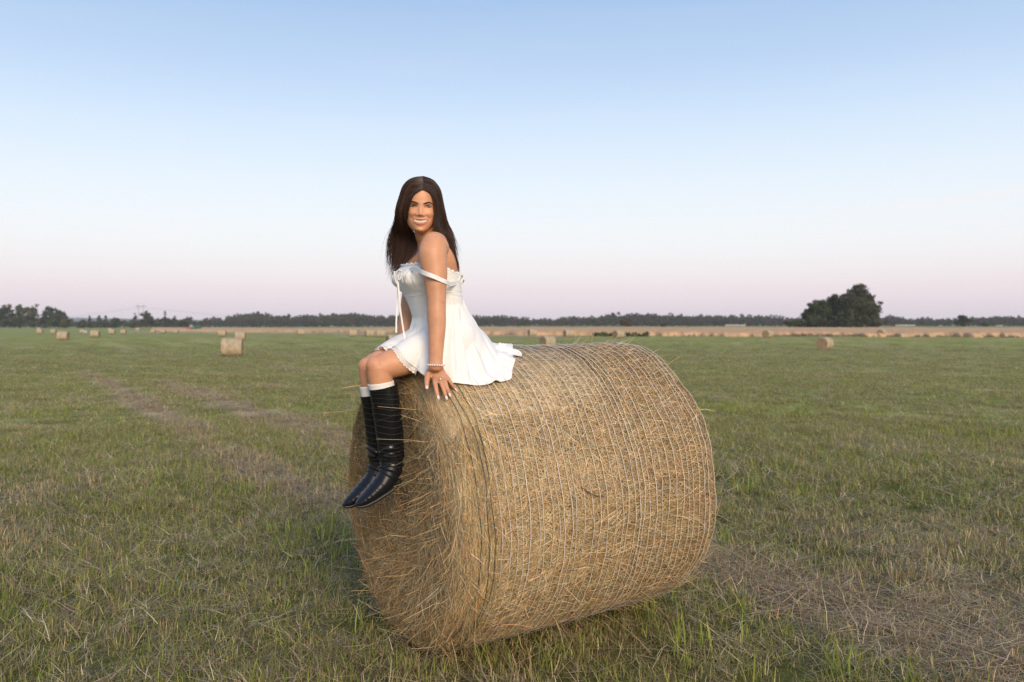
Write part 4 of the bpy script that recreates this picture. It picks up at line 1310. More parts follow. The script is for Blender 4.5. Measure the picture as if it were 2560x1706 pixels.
# skin, lips, scalp colouring
SKIN = np.array([.565, .278, .150])
hv = co - np.array(HX)
hx, hy, hzv = hv @ np.array(hX), hv @ np.array(hF) + .02, hv @ np.array(hZ)
inhead = (np.abs(hx) < .085) & (hzv > -.12) & (hzv < .13) & (np.abs(hy) < .13)
colr = np.tile(SKIN, (nv, 1))
tone = fbm(co[:, 0] * 14 + co[:, 1] * 9, co[:, 2] * 14, 7, 3)[:, None]
t2_ = fbm(co[:, 0] * 60 + co[:, 1] * 40, co[:, 2] * 60, 9, 3)[:, None]
colr *= (.84 + .32 * tone) * (.92 + .16 * t2_)
def paint(w, c):
    global colr
    colr = colr * (1 - w[:, None]) + np.array(c) * w[:, None]
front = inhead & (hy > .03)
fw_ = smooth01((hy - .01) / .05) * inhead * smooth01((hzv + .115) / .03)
colr *= 1 + .16 * fw_[:, None] * np.array([1.08, 1.02, 1.05])  # face colour lightened to offset the shade cast by the hair
mz, mh = mouth_z(hx), mouth_h(hx)
wl = np.clip(1.02 - (hx / .0322) ** 2, 0, 1) ** .5
lip = (.45 * np.exp(-((hzv - (mz + mh + .0014)) / .0019) ** 4) + np.exp(-((hzv - (mz - mh - .0036)) / .0044) ** 4)) * wl * front
paint(np.clip(lip, 0, 1), (.50, .145, .105))
ins = smooth01((mh - np.abs(hzv - mz)) / .0015 + .4) * (np.abs(hx) < .0305) * front
paint(np.clip(ins, 0, 1), (.20, .07, .055))
for s in (-1, 1):
    paint(.30 * G2(hx, hzv, s * .041, -.028, .018, .015) * front, (.62, .24, .16))
    paint(.45 * np.exp(-((hx - s * .029) / .017) ** 4 - ((hzv - .003) / .0075) ** 2) * front, (.34, .17, .11))
    paint(.7 * G2(hx, hzv, s * .0080, -.0395, .0038, .0020) * front, (.22, .09, .06))
    for tt in np.linspace(0, 1, 6): paint(.26 * G2(hx, hzv, s * (.0205 + .0150 * tt), -.0345 - .0135 * tt, .0026, .0042) * front, (.33, .12, .07))  # shade of the smile creases painted into the skin colour
scalp = inhead & ((((hx - .004) / .060) ** 2 + ((hzv + .02) / .088) ** 2 > 1.0) | (hy < .02)) & (hzv > -.075 + .1 * np.clip((.02 - hy) / .1, 0, 1) * 0) & (hzv > -.03 - .05 * (hy < 0))
paint(scalp.astype(float), (.030, .018, .013))
dk = np.array(W(1091, 752, .245)); dd_ = np.linalg.norm((co - dk) * np.array([1, 1, 1.6]), axis=1)
paint(.25 * np.exp(-(dd_ / .03) ** 2), (.45, .22, .13))
el_ = co - np.array(W(1106, 757, .235)); paint(.55 * np.exp(-(el_[:, 2] / .0035) ** 2 - (np.linalg.norm(el_[:, :2], axis=1) / .014) ** 2), (.25, .10, .06))  # dark line painted for the shade in the elbow crease
for kx in (W(930, 918, .06), W(912, 920, -.04)):
    paint(.42 * np.exp(-(np.linalg.norm(co - np.array(kx), axis=1) / .045) ** 2), (.60, .24, .14))
body_me.vertices.foreach_set('co', (co - aPL).astype(np.float32).ravel())
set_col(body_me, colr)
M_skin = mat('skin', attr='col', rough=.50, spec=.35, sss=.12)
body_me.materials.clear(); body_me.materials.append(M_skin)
body_o = new_obj('body', body_me, None, person)
body_me.update()
bvh = BVHTree.FromPolygons([tuple(v) for v in co], [tuple(p.vertices) for p in body_me.polygons])

# ---- eyes, lashes, brows, teeth
M_eye = mat('eye', attr='col', rough=.15, spec=.5)
M_dark = mat('lash', color=(.018, .011, .009), rough=.6)
M_lid = mat('lid', color=(.22, .10, .065), rough=.8)
M_brow = mat('brow', color=(.075, .040, .026), rough=.9)
M_teeth = mat('teeth', color=(.66, .58, .50), rough=.3)
for s, ex in ((-1, -.0285), (1, .0285)):
    ez = -.0005
    ey = float(face_y(ex, ez)) - .0035
    rings = []
    v, f = ellipsoid((0, 0, 0), (.0135, .0064, .0038), n=28, m=20)
    v = np.array(v)
    # almond outline: narrower towards the corners
    v[:, 2] *= 1 - .35 * (v[:, 0] / .0135) ** 2
    c = np.tile(np.array([.30, .27, .25]), (len(v), 1))
    ri = np.hypot(v[:, 0] - 0.0005, v[:, 2] * 1.0)
    c[ri < .0066] = (.085, .08, .072); c[ri < .0026] = (.008, .008, .008)
    wv = np.array([list(H(ex + a, ey + b, ez + d)) for a, b, d in v])
    o = part('eye', wv, f, M_eye); set_col(o.data, c)
    lp = [H(ex + t * .0150, float(face_y(ex + t * .0150, ez)) + .0022 - .001 * abs(t), ez + .0036 * (1 - t * t) + .0005 + (.0012 if t * s > .8 else 0)) for t in np.linspace(-1, 1, 11)]
    mb = MB().tube(lp, [.0006 + .0011 * math.sin(math.pi * k / 10) for k in range(11)], 6)
    part('eyelashes', mb.v, mb.f, M_dark)
    lp = [H(ex + t * .0135, float(face_y(ex + t * .0135, ez - .004)) + .0008, ez - .0034 * (1 - t * t) - .0004) for t in np.linspace(-1, 1, 9)]
    mb = MB().tube(lp, .0004, 5)
    part('lower_lashes', mb.v, mb.f, M_lid)
    bp_ = []
    for t in np.linspace(0, 1, 12):
        bx = s * (.0108 + .0380 * t); bz = .0085 + .0085 * math.sin(min(t / .66, 1) * math.pi / 2) - .006 * max(0, t - .66) / .34
        bp_.append((bx, bz, .0031 * (1 - .75 * t ** 2) * (.7 + .3 * min(1, t * 5))))
    rings = []
    for bx, bz, w in bp_:
        y = float(face_y(bx, bz))
        rings.append([list(H(bx, y + .0012, bz + w)), list(H(bx, y + .0022, bz)), list(H(bx, y + .0012, bz - w)), list(H(bx, y - .002, bz))])
    v, f = loft(rings)
    part('eyebrow', v, f, M_brow)
nx_, nz_ = 101, 9
tv = []; tcol = []
y0_ = float(face_y(0, -.0608)) + .0022
for j in range(nz_):
    w = j / (nz_ - 1)
    for xm in np.linspace(-.0250, .0250, nx_):
        ed = abs(math.sin(math.pi * (xm + .0030) / .0060 if abs(xm) > .0 else 0))       # 0 at the gaps between teeth
        gap = max(0.0, 1 - ed / .28)
        top_ = float(mouth_z(xm) + mouth_h(xm)) + .0010; bot_ = float(mouth_z(xm) - mouth_h(xm) * .82) + .0006 * gap
        tv.append(tuple(H(xm, y0_ - 8.5 * xm ** 2 - .0007 * gap - .0006 * w, top_ * (1 - w) + bot_ * w)))
        tcol.append(np.array([.78, .63, .50]) * (1 - .45 * gap))
tf = [(j * nx_ + k, j * nx_ + k + 1, (j + 1) * nx_ + k + 1, (j + 1) * nx_ + k) for j in range(nz_ - 1) for k in range(nx_ - 1)]
tcol = np.array(tcol)
M_teeth = mat('teeth', attr='col', rough=.6, spec=.05)
teeth_o = part('teeth', tv, tf, M_teeth); set_col(teeth_o.data, tcol)

# ---- nails, ring, bracelet, necklace
M_nail = mat('nail', color=(.78, .52, .50), rough=.2, spec=.5)
for c, t, r in NAILS:
    nrm = (c - (C0 + AX * (c - C0).dot(AX))).normalized(); nrm = (nrm + Vector((0, -.45, .1))).normalized(); nrm = (nrm - t * nrm.dot(t)).normalized(); sd = t.cross(nrm)
    v, f = ellipsoid(c + nrm * (r * .55) + t * .003, (r * .72, .0022, .0105), axes=(sd, nrm, t), n=12, m=9)
    part('fingernail', v, f, M_nail)
M_silver = mat('silver', color=(.75, .74, .72), rough=.25, metal=1.0)
p0, p1 = B(1101, 952, .033), B(1104, 959, .032)
t = (p1 - p0).normalized(); a = t.orthogonal().normalized(); b = t.cross(a)
pts = [p0 + (a * math.cos(q) + b * math.sin(q)) * .0098 for q in np.linspace(0, 2 * math.pi, 25)]
mb = MB().tube(pts, .0014, 6, cap=False); part('finger_ring', mb.v, mb.f, M_silver)
M_bead = mat('pale_bead', color=(.78, .62, .56), rough=.25, spec=.5)
wc = W(1089, 916, .2515); tdir = (W(1089, 918, .252) - W(1089.5, 895, .246)).normalized()
wx = Vector((1, .12, 0)); wx = (wx - tdir * wx.dot(tdir)).normalized(); wy = tdir.cross(wx)
brace_me = None
brc = None
for k in range(22):
    q = 2 * math.pi * k / 22
    c = wc + wx * math.cos(q) * .0312 + wy * math.sin(q) * .0225 + tdir * (-.004 + .004 * math.sin(q))
    v, f = ellipsoid(c, (.0041,) * 3, n=10, m=8)
    if k == 0:
        pts = [wc + wx * math.cos(a_) * .0312 + wy * math.sin(a_) * .0225 + tdir * (-.004 + .004 * math.sin(a_)) for a_ in np.linspace(0, 2 * math.pi, 33)]
        mb = MB().tube(pts, .0012, 5, cap=False)
        brc = part('bracelet', mb.v, mb.f, M_bead)
    o = part('bead', v, f, M_bead if k else M_dark, brc)
M_gold = mat('gold', color=(.80, .60, .30), rough=.25, metal=1.0)
npx = [(1047, 596, .06), (1043, 606, .055), (1036, 620, .04), (1027, 633, .015), (1022, 634, -.01)]
pts = []
for a_, b_, l_ in npx:
    p = W(a_, b_, l_); hit_ = bvh.ray_cast(CAM, (p - CAM).normalized())
    pts.append((hit_[0] if hit_[0] else p) + (CAM - p).normalized() * .002)
mb = MB().tube([Vector(q) for q in catmull(pts, 24)], .0008, 5); part('necklace', mb.v, mb.f, M_gold)
v, f = ellipsoid(pts[3], (.003, .003, .004), n=10, m=8); part('pendant', v, f, M_gold)
# ---- hair: long locks falling from a centre parting
M_hair = mat('hair', attr='col', rough=.42, spec=.30)
def hair_guides(sg, t, u):
    """path of one lock: sg side, t front-to-back root along the parting, u 0 = outer edge .. 1 = face / inner edge"""
    rt = np.array([(.006, .081, .066), (.006, .056, .102), (.005, .0, .125), (.001, -.06, .112), (0, -.098, .062)])
    L_ = sg < 0
    p1 = np.array([(.028 if L_ else .044, .083 if L_ else .078, .047 if L_ else .055), (.049, .056, .088), (.053, .0, .105), (.050, -.06, .092), (.048, -.102, .036)])
    p2 = np.array([(.0480 if L_ else .0605, .073 if L_ else .064, .010), (.071, .044, .030), (.081, .0, .038), (.076, -.06, .028), (.058, -.108, -.006)])
    p3 = np.array([(.0580 if L_ else .0640, .056, -.040), (.082, .038, -.040), (.098, .0, -.040), (.090, -.06, -.042), (.060, -.105, -.050)])
    q = np.linspace(0, 1, 5)
    I = lambda a: np.array([np.interp(t, q, a[:, k]) for k in range(3)])
    out = []
    hc = np.array([0, -.008, .025])
    R0 = I(rt); R0[0] -= sg * .001
    pts = [R0] + [I(a) * np.array([sg, 1, 1]) for a in (p1, p2, p3)]
    for k, a in enumerate(pts):
        out.append(H(*a))
        if k < 2:      # stay on the round of the skull between the guide points
            m_ = (a + pts[k + 1]) / 2; r_ = (np.linalg.norm(a - hc) + np.linalg.norm(pts[k + 1] - hc)) / 2
            m_ = hc + (m_ - hc) / np.linalg.norm(m_ - hc) * r_
            out.append(H(*m_))
    if sg < 0:
        lev = [(585, 978, 1030, -.10, -.045), (618, 974, 1031, -.115, -.055), (652, 973, 1020, -.12, -.065), (682, 972, 1003, -.12, -.075), (706, 969, 990, -.12, -.08)]
    else:
        lev = [(575, 1123, 1096, .02, .12), (596, 1130, 1108, .02, .135), (622, 1136, 1122, .03, .12), (658, 1142, 1131, .05, .10), (690, 1145, 1137, .06, .10)]
    for (py, xo, xi, lo, li) in lev:
        out.append(W(xo * (1 - u) + xi * u, py, lo * (1 - u) + li * u))
    return out
def build_hair():
    V, F, Cc = [], [], []; b = 0
    hr = np.random.default_rng(77)
    specs = []
    for sg, nclump, per in ((-1, 150, 18), (1, 110, 17)):
        for c in range(nclump):
            tc = hr.uniform(0, 1) ** 1.15
            uc = np.clip(1 - tc * 1.5 + hr.normal(0, .12), 0, 1) if tc < .6 else hr.uniform(0, .75)
            shade = hr.uniform(.45, 1.7); cut = hr.uniform(.74, 1.0)
            jit = hr.normal(0, .008, 3)
            if sg < 0 and c % 6 == 0: tc, uc = hr.uniform(.5, 1), hr.uniform(.8, 1.25)
            for k in range(per):
                specs.append((sg, np.clip(tc + hr.normal(0, .022), 0, 1), np.clip(uc + hr.normal(0, .045), 0, 1.3), shade * hr.uniform(.8, 1.2), cut * hr.uniform(.9, 1.0), jit, hr.uniform(.00045, .00085)))
    steps = 19; n = 3
    for sg, t, u, sh, cut, jit, rad in specs:
        g = hair_guides(sg, t, u)
        P = catmull(g, 60)
        m = max(int(60 * cut), 36); P = P[:m]
        P = P[np.linspace(0, m - 1, steps).astype(int)] if False else np.stack([np.interp(np.linspace(0, m - 1, steps), range(m), P[:, k]) for k in range(3)], 1)
        w = np.linspace(0, 1, steps)[:, None]
        P = P + jit * w ** 1.2 + hr.normal(0, .0035, 3) * w + np.sin(w * hr.uniform(4, 9) + hr.uniform(0, 6)) * hr.normal(0, .0025, 3) * w
        if hr.uniform() < .03: P = P + hr.normal(0, .012, 3) * w ** 2
        # keep outside head and body
        off_ = hr.uniform(.0015, .0075)
        for k in range(0, steps):
            c, nr, ix, ds = bvh.find_nearest(Vector(P[k]), .05)
            if c is not None:
                sgn = (Vector(P[k]) - c).dot(nr)
                if sgn < off_: P[k] = np.array(c + nr * off_)
        P[1:-1] = .5 * P[1:-1] + .25 * (P[2:] + P[:-2])
        T = np.gradient(P, axis=0); T /= np.linalg.norm(T, axis=1, keepdims=True) + 1e-9
        a = np.cross(T, [0.3, 1, .2]); a /= np.linalg.norm(a, axis=1, keepdims=True) + 1e-9; bb = np.cross(T, a)
        rr = (rad * np.interp(np.linspace(0, 1, steps), [0, .1, .7, 1], [.9, 1, .9, .15]))[:, None]
        ring = np.stack([P + (a * math.cos(q) + bb * math.sin(q)) * rr for q in (0, 2.094, 4.189)], 1)
        V.append(ring.reshape(-1, 3))
        i = np.arange(steps - 1)[:, None]; k = np.arange(n)[None, :]
        F.append(np.stack([i * n + k, i * n + (k + 1) % n, (i + 1) * n + (k + 1) % n, (i + 1) * n + k], -1).reshape(-1, 4) + b)
        cl = np.array([.040, .024, .0170]) * sh; tip = np.array([.064, .032, .0225]) * sh
        ww = np.repeat(np.linspace(0, 1, steps) ** 1.5, 3)[:, None]
        Cc.append(cl * (1 - ww) + tip * ww); b += steps * n
    me = mesh('hair', np.concatenate(V) - aPL, np.concatenate(F)); set_col(me, np.concatenate(Cc))
    new_obj('hair', me, M_hair, person)
build_hair()

# ---- dress
M_dress = mat('white_cotton', color=(.84, .82, .78), rough=.85, spec=.15, transl=.06)
def bodice():
    rings = []
    n = 128
    an = np.linspace(0, 2 * math.pi, n, endpoint=False)
    rows = 30
    for k in range(rows):
        w = k / (rows - 1)
        # lower edge is the slanted waist seam, upper edge the neckline
        lo = 778 + 24 * np.cos(an); hi = 680 - 14 * np.cos(an) + 3 * np.cos(3 * an)
        py = lo * (1 - w) + hi * w
        pts = np.empty((n, 3))
        for q in range(0, n):
            pts[q] = BR_CACHE(py[q])[q]
        fold = np.exp(-((py - 697) / 17.) ** 2) * (np.cos(an) > .1) * (.0034 * np.sin(an * 40 + 2 * np.sin(py * .13)) + .0036 * np.sin(an * 23 + py * .05))
        fold += .0016 * np.exp(-((py - 738) / 14.) ** 2) * np.sin(py * .55 + 3 * np.sin(an * 2))
        fold += (w > .93) * .0025 * np.sin(an * 60)
        ctr = pts.mean(0); out = pts - ctr; out[:, 2] = 0; out /= np.linalg.norm(out, axis=1, keepdims=True)
        rings.append(pts + out * fold[:, None])
    return rings
_cache = {}
def BR_CACHE(py):
    key = round(float(py) * 2)
    if key not in _cache: _cache[key] = torso_ring(key / 2, .001, 128)
    return _cache[key]
def shell(rings, th, closed=True):
    """cloth sheet with thickness"""
    R = np.array(rings, float)
    du = np.roll(R, -1, 1) - np.roll(R, 1, 1) if closed else np.gradient(R, axis=1)
    dv = np.gradient(R, axis=0)
    nr = np.cross(du, dv); nr /= np.linalg.norm(nr, axis=2, keepdims=True) + 1e-12
    c = R.reshape(-1, 3).mean(0)
    if ((R - c) * nr).sum() < 0: nr = -nr
    I_ = R - nr * th
    m, n = R.shape[:2]
    v = np.concatenate([R.reshape(-1, 3), I_.reshape(-1, 3)])
    i = np.arange(m - 1)[:, None]; k = np.arange(n if closed else n - 1)[None, :]; k2 = (k + 1) % n; o = m * n
    fo = np.stack([i * n + k, i * n + k2, (i + 1) * n + k2, (i + 1) * n + k], -1).reshape(-1, 4)
    fi = fo[:, ::-1] + o
    ks = np.arange(n if closed else n - 1); ks2 = (ks + 1) % n
    e0 = np.stack([ks, ks + o, ks2 + o, ks2], -1); e1 = np.stack([(m - 1) * n + ks, (m - 1) * n + ks2, (m - 1) * n + ks2 + o, (m - 1) * n + ks + o], -1)
    return v, np.concatenate([fo, fi, e0, e1])
rings = bodice()
v, f = shell(rings, .003)
bod = part('dress', v, f, M_dress)
tag(bod, 'short white off-shoulder summer dress')
bod_bvh = BVHTree.FromPolygons([tuple(q) for q in v], [tuple(int(i) for i in q) for q in f])

# skirt: from the waist seam to a hem that runs over the thighs and then over the bale
def bp_(s, ph, off): return Vector(bale_pt(np.array(np.interp(s, PROF[:, 0][4:], PARC[4:])), np.array(float(ph)), off))
HEM = [(-32, loc(.060, -.105, .020)), (-18, W(946, 876, -.06)), (0, W(962, 869, -.01)), (16, W(982, 872, .045)), (32, W(998, 884, .095)), (46, W(1018, 904, .128)), (58, W(1040, 923, .142)),
       (70, B(1063, 943, .012)), (84, B(1100, 956, .010)), (100, B(1142, 960, .010)), (116, B(1180, 965, .010)), (132, B(1215, 964, .011)), (146, B(1250, 958, .012)), (158, B(1279, 949, .014)),
       (166, B(1281, 925, .020)), (173, B(1285, 916, .022)), (180, B(1287, 899, .026)), (188, bp_(.56, .10, .03)), (200, bp_(.54, -.12, .02)), (222, bp_(.45, -.42, .012)), (250, bp_(.30, -.52, .012)),
       (280, bp_(.14, -.50, .012)), (305, loc(.00, -.185, -.02)), (328, loc(.060, -.105, .020))]
MIDC = {-32: None}
def skirt():
    n = 220
    th = np.linspace(0, 360, n, endpoint=False)
    ht = np.array([h[0] for h in HEM], float); hp = np.array([list(h[1]) for h in HEM])
    x = np.concatenate([ht[:-1] - 360, ht[:-1], ht[:-1] + 360]); hp3 = np.concatenate([hp[:-1]] * 3)
    o = np.argsort(x); x, hp3 = x[o], hp3[o]
    hem = np.stack([np.interp(th, x, hp3[:, k]) for k in range(3)], 1)
    hem = .5 * hem + .25 * np.roll(hem, 1, 0) + .25 * np.roll(hem, -1, 0)
    an = np.radians(th)
    waist = np.empty((n, 3))
    for q in range(n):
        r = torso_ring(770 + 24 * math.cos(an[q]), -.001, 220); waist[q] = r[q]
    # hip guide: how far the cloth stands off below the waist
    hc = np.array(loc(-.13, 0, .115))
    hip = hc + np.outer(np.cos(an) * .150, aF) + np.outer(np.sin(an) * .190, aL)
    back = smooth01((np.abs(((th - 165 + 180) % 360) - 180) * -1 + 62) / 40)           # 1 towards her back
    frontw = smooth01((np.abs(((th + 24 + 180) % 360) - 180) * -1 + 86) / 34) * (1 - back)
    rows = 54
    R = []
    bk = np.array(loc(-.13, 0, .0))
    for k in range(rows):
        w = k / (rows - 1)
        # front: over the lap;  sides: down over the hip;  back: a straight cone, then flat on the bale
        ctrl = hip
        pq = (1 - w) ** 2 * waist + 2 * w * (1 - w) * ctrl + w ** 2 * hem
        lapc = waist * .86 + hem * .14; lapc[:, 2] = hem[:, 2] + .010
        lap = (1 - w) ** 2 * waist + 2 * w * (1 - w) * lapc + w ** 2 * hem
        con = hem * .74 + waist * .26; con[:, 2] = hem[:, 2] * .93 + waist[:, 2] * .07
        cone = np.where(w < .80, waist + (con - waist) * (w / .80), con + (hem - con) * ((w - .80) / .20))
        p = pq * (1 - back - frontw)[:, None] + cone * back[:, None] + lap * frontw[:, None]
        R.append(p)
    R = np.array(R)
    for it in range(4):
        R[1:-1] = .5 * R[1:-1] + .25 * R[2:] + .25 * R[:-2]
    # soft folds, opening towards the hem
    du = np.roll(R, -1, 1) - np.roll(R, 1, 1); dv = np.gradient(R, axis=0)
    nr = np.cross(du, dv); nr /= np.linalg.norm(nr, axis=2, keepdims=True) + 1e-12
    if ((R - R.reshape(-1, 3).mean(0)) * nr).sum() < 0: nr = -nr
    w = np.linspace(0, 1, rows)[:, None]; a = an[None, :]
    fold = (.55 * np.sin(11 * a + 1.2 * np.sin(2 * a) + .8 * w) + .45 * np.sin(17 * a + 1.5 * np.sin(3 * a + 1) - 1.5 * w) + .35 * np.sin(5 * a + .7))
    amp = (.003 + .013 * smooth01(w / .5)) * (1 + 1.2 * np.exp(-((np.degrees(a) - 178) / 16) ** 2) * smooth01((w - .6) / .2)) * (1 - .45 * frontw[None, :]) * (1 - .5 * smooth01((w - .86) / .14))
    gather = .0030 * np.sin(58 * a) * np.exp(-(w / .12) ** 2)
    R = R + nr * (fold * amp + gather)[:, :, None]
    # a big soft fold running from the hip to the back corner
    d = (np.degrees(a) - (120 + 22 * w)); R = R + nr * (.016 * np.exp(-(d / 7) ** 2) * smooth01(w / .4) * (1 - .4 * w) - .010 * np.exp(-((d - 13) / 6) ** 2) * smooth01(w / .4))[:, :, None]
    # small creases and a rumpled trailing edge
    wr = (fbm(a * 9 + 0 * w, w * 5 + 0 * a, 131, 3) - .5) * .016 * smooth01(w / .3) + (fbm(a * 22 + 3 * w, w * 9 + 0 * a, 132, 2) - .5) * .006
    wr = wr + np.exp(-((np.degrees(a) - 176) / 13) ** 2) * smooth01((w - .70) / .15) * (.016 * np.sin(a * 42 + 9 * w) + .018 * fbm(a * 14 + 0 * w, w * 12 + 0 * a, 133, 2))
    R = R + nr * wr[:, :, None]
    # stay above the bale and outside the body
    ax = aAX; c0 = aC0
    for k in range(rows):
        for q in range(n):
            p = R[k, q]
            rel = p - c0; s = rel @ ax
            rad = rel - ax * s; rl = np.linalg.norm(rad)
            Rb = np.interp(s, PROF[:, 0][4:], PROF[:, 1][4:]) if s > .026 else 0
            lim = Rb + .011 + .008 * (fold[k, q] * .5 + .5) * (k > rows * .5)
            if Rb and rl < lim: R[k, q] = p = c0 + ax * s + rad / rl * lim
            c, nn_, ix, ds = bvh.find_nearest(Vector(p), .06)
            if c is not None and (Vector(p) - c).dot(nn_) < .006:
                R[k, q] = np.array(c + nn_ * .007)
    for it in range(3):
        R[1:-1] = .6 * R[1:-1] + .1 * (R[2:] + R[:-2] + np.roll(R, 1, 1)[1:-1] + np.roll(R, -1, 1)[1:-1])
    return R
SK = skirt()
v, f = shell(SK, .002)
skirt_o = part('skirt', v, f, M_dress, bod)
# hem seam line
for row in (-4,):
    mbp = SK[row]
    mb = MB().tube([Vector(q) for q in np.vstack([mbp, mbp[:1]])], .0011, 5, cap=False)
    part('hem_seam', mb.v, mb.f, M_dress, bod)
# stitched seams of the bodice
RB = np.array(rings)
for q in (14, 36, 84):
    pts = RB[2:22 if q < 20 else 26, q] + (RB[2:22 if q < 20 else 26, q] - RB.mean((0, 1))) * .004
    mb = MB().tube([Vector(p) for p in pts], .0010, 5); part('seam', mb.v, mb.f, M_dress, bod)
jj = 13
ub = np.concatenate([RB[jj, -26:], RB[jj, :44]]); mid = RB[jj].mean(0)
mb = MB().tube([Vector(p + (p - mid) * .006) for p in ub], .0014, 5); part('seam', mb.v, mb.f, M_dress, bod)
# rumpled lining showing where the skirt trails off on the bale
uu, vv = np.meshgrid(np.linspace(0, 1, 40), np.linspace(0, 1, 34), indexing='ij')
pr = []
for i_ in range(40):
    for j_ in range(34):
        u_, v_ = uu[i_, j_], vv[i_, j_]
        off = .010 + .026 * math.sin(math.pi * u_) ** .6 * math.sin(math.pi * v_) ** .6 * (.35 + float(fbm(np.array(u_ * 5.), np.array(v_ * 6.), 141, 3))) + .006 * math.sin(v_ * 19 + 4 * u_)
        pr.append(list(bp_(.44 + .095 * u_ + .014 * math.sin(v_ * 11), .30 - .27 * v_, off)))
pr = np.array(pr).reshape(40, 34, 3)
v, f = shell(pr, .0015, closed=False)
part('lining', v, f, M_dress, bod)
# lace edging along the front of the hem
M_lace = mat('lace', color=(.80, .74, .68), rough=.9)
idx = [q % 220 for q in range(-24, 38)]
l0 = SK[-1][idx]; dirn = SK[-1][idx] - SK[-4][idx]; dirn /= np.linalg.norm(dirn, axis=1, keepdims=True)
fine = 248
def up(a): return np.stack([np.interp(np.linspace(0, len(a) - 1, fine), range(len(a)), a[:, k]) for k in range(3)], 1)
l0, dirn = up(l0), up(dirn)
qq = np.arange(fine)
lace_v, lace_f = [], []
for layer in range(6):
    w = layer / 5
    ln = .017 + .004 * np.abs(np.sin(qq * math.pi / 8))
    p = l0 + dirn * (ln * w)[:, None]
    for j in range(fine):
        c, nn_, ix, ds = bvh.find_nearest(Vector(p[j]), .05)
        if c is not None and ((Vector(p[j]) - c).dot(nn_) < .004 or ds < .012): p[j] = np.array(c + nn_ * .004)
    lace_v.append(p)
lace_v = np.concatenate(lace_v)
for layer in range(5):
    for j in range(fine - 1):
        hole = (layer in (1, 2, 3)) and ((j + layer * 2) % 4 == 0)
        if not hole: lace_f.append((layer * fine + j, layer * fine + j + 1, (layer + 1) * fine + j + 1, (layer + 1) * fine + j))
part('lace_trim', lace_v, lace_f, M_lace, bod)

# straps and ribbons
def ribbon(name, pts, w, wdir, m=M_dress, parent=None, th=.0018, n=30, push=None):
    P = catmull(pts, n); T = np.gradient(P, axis=0); T /= np.linalg.norm(T, axis=1, keepdims=True)
    if push is not None:
        for k in range(n):
            c, nn_, ix, ds = bvh.find_nearest(Vector(P[k]), .2)
            if c is not None and (Vector(P[k]) - c).dot(nn_) < push: P[k] = np.array(c + nn_ * push)
        P[1:-1] = .5 * P[1:-1] + .25 * (P[2:] + P[:-2])
    wd = np.array(list(wdir), float); rings = []
    ws = w if hasattr(w, '__len__') else [w] * 2
    for k in range(n):
        a = wd - T[k] * wd.dot(T[k]); a /= np.linalg.norm(a); b = np.cross(T[k], a)
        ww = np.interp(k / (n - 1), np.linspace(0, 1, len(ws)), ws)
        rings.append([P[k] + a * ww / 2 + b * th, P[k] - a * ww / 2 + b * th, P[k] - a * ww / 2 - b * th, P[k] + a * ww / 2 - b * th])
    v, f = loft(rings)
    return part(name, v, f, m, parent or bod, smooth=False)
ribbon('strap', [W(1024, 676, .060), W(1034, 672, .110), W(1044, 675, .155), W(1056, 681, .205), W(1075, 688, .240), W(1096, 697, .246), W(1113, 706, .230), W(1127, 711, .18), W(1142, 707, .115)], .0165, (0, 0, 1), n=40, push=.004)
ribbon('strap', [W(1000, 678, -.10), W(990, 676, -.16), W(1000, 672, -.235), W(1030, 680, -.245), W(1060, 690, -.20)], .0165, (0, 0, 1), n=30, push=.004)
# gathered knot of the strap at the back
for k, (a_, b_) in enumerate([((1142, 706, .10), (1157, 694, .085)), ((1144, 708, .09), (1160, 706, .06)), ((1140, 700, .12), (1148, 690, .11))]):
    p0, p1 = W(*a_), W(*b_); up_ = Vector((0, 0, .018))
    ribbon('strap_loop', [p0, p0.lerp(p1, .6) + up_, p1, p0.lerp(p1, .5) - up_ * .6, p0], [.010, .016, .010], LW, n=26)
# bow at the bust with two hanging tails
bc = W(993, 686, .03)
bp1 = [bc, W(986, 680, .045), W(987, 698, .05), W(991, 709, .045), bc + Vector((0, 0, -.004))]
ribbon('bow_loop', bp1, [.004, .008, .008, .004], LW, n=30)
ribbon('bow_loop', [bc, W(999, 676, .06), W(1004, 682, .06), W(998, 700, .055), bc], [.004, .008, .008, .004], LW, n=30)
ribbon('ribbon_tail', [bc, W(994, 722, .035), W(993, 760, .035), W(991, 800, .035), W(990.5, 832, .035)], .0062, (1, .2, 0), n=30)
ribbon('ribbon_tail', [bc, W(997, 730, .05), W(1001, 775, .05), W(1008, 822, .05), W(1014, 862, .06)], .0062, (1, .2, 0), n=30)
# neckline ruffle
ru = []
top = np.array(rings[-1]); nn2 = len(top)
for k in range(3):
    w = k / 2; an = np.linspace(0, 2 * math.pi, nn2, endpoint=False)
    ctr = top.mean(0); out = top - ctr; out[:, 2] = 0; out /= np.linalg.norm(out, axis=1, keepdims=True)
    ru.append(top + np.array([0, 0, .010 * w]) + out * (.004 * w * np.sin(an * 48))[:, None] + np.outer(.003 * w * np.sin(an * 31), aZ))
v, f = shell(ru, .0012); part('neck_ruffle', v, f, M_dress, bod)

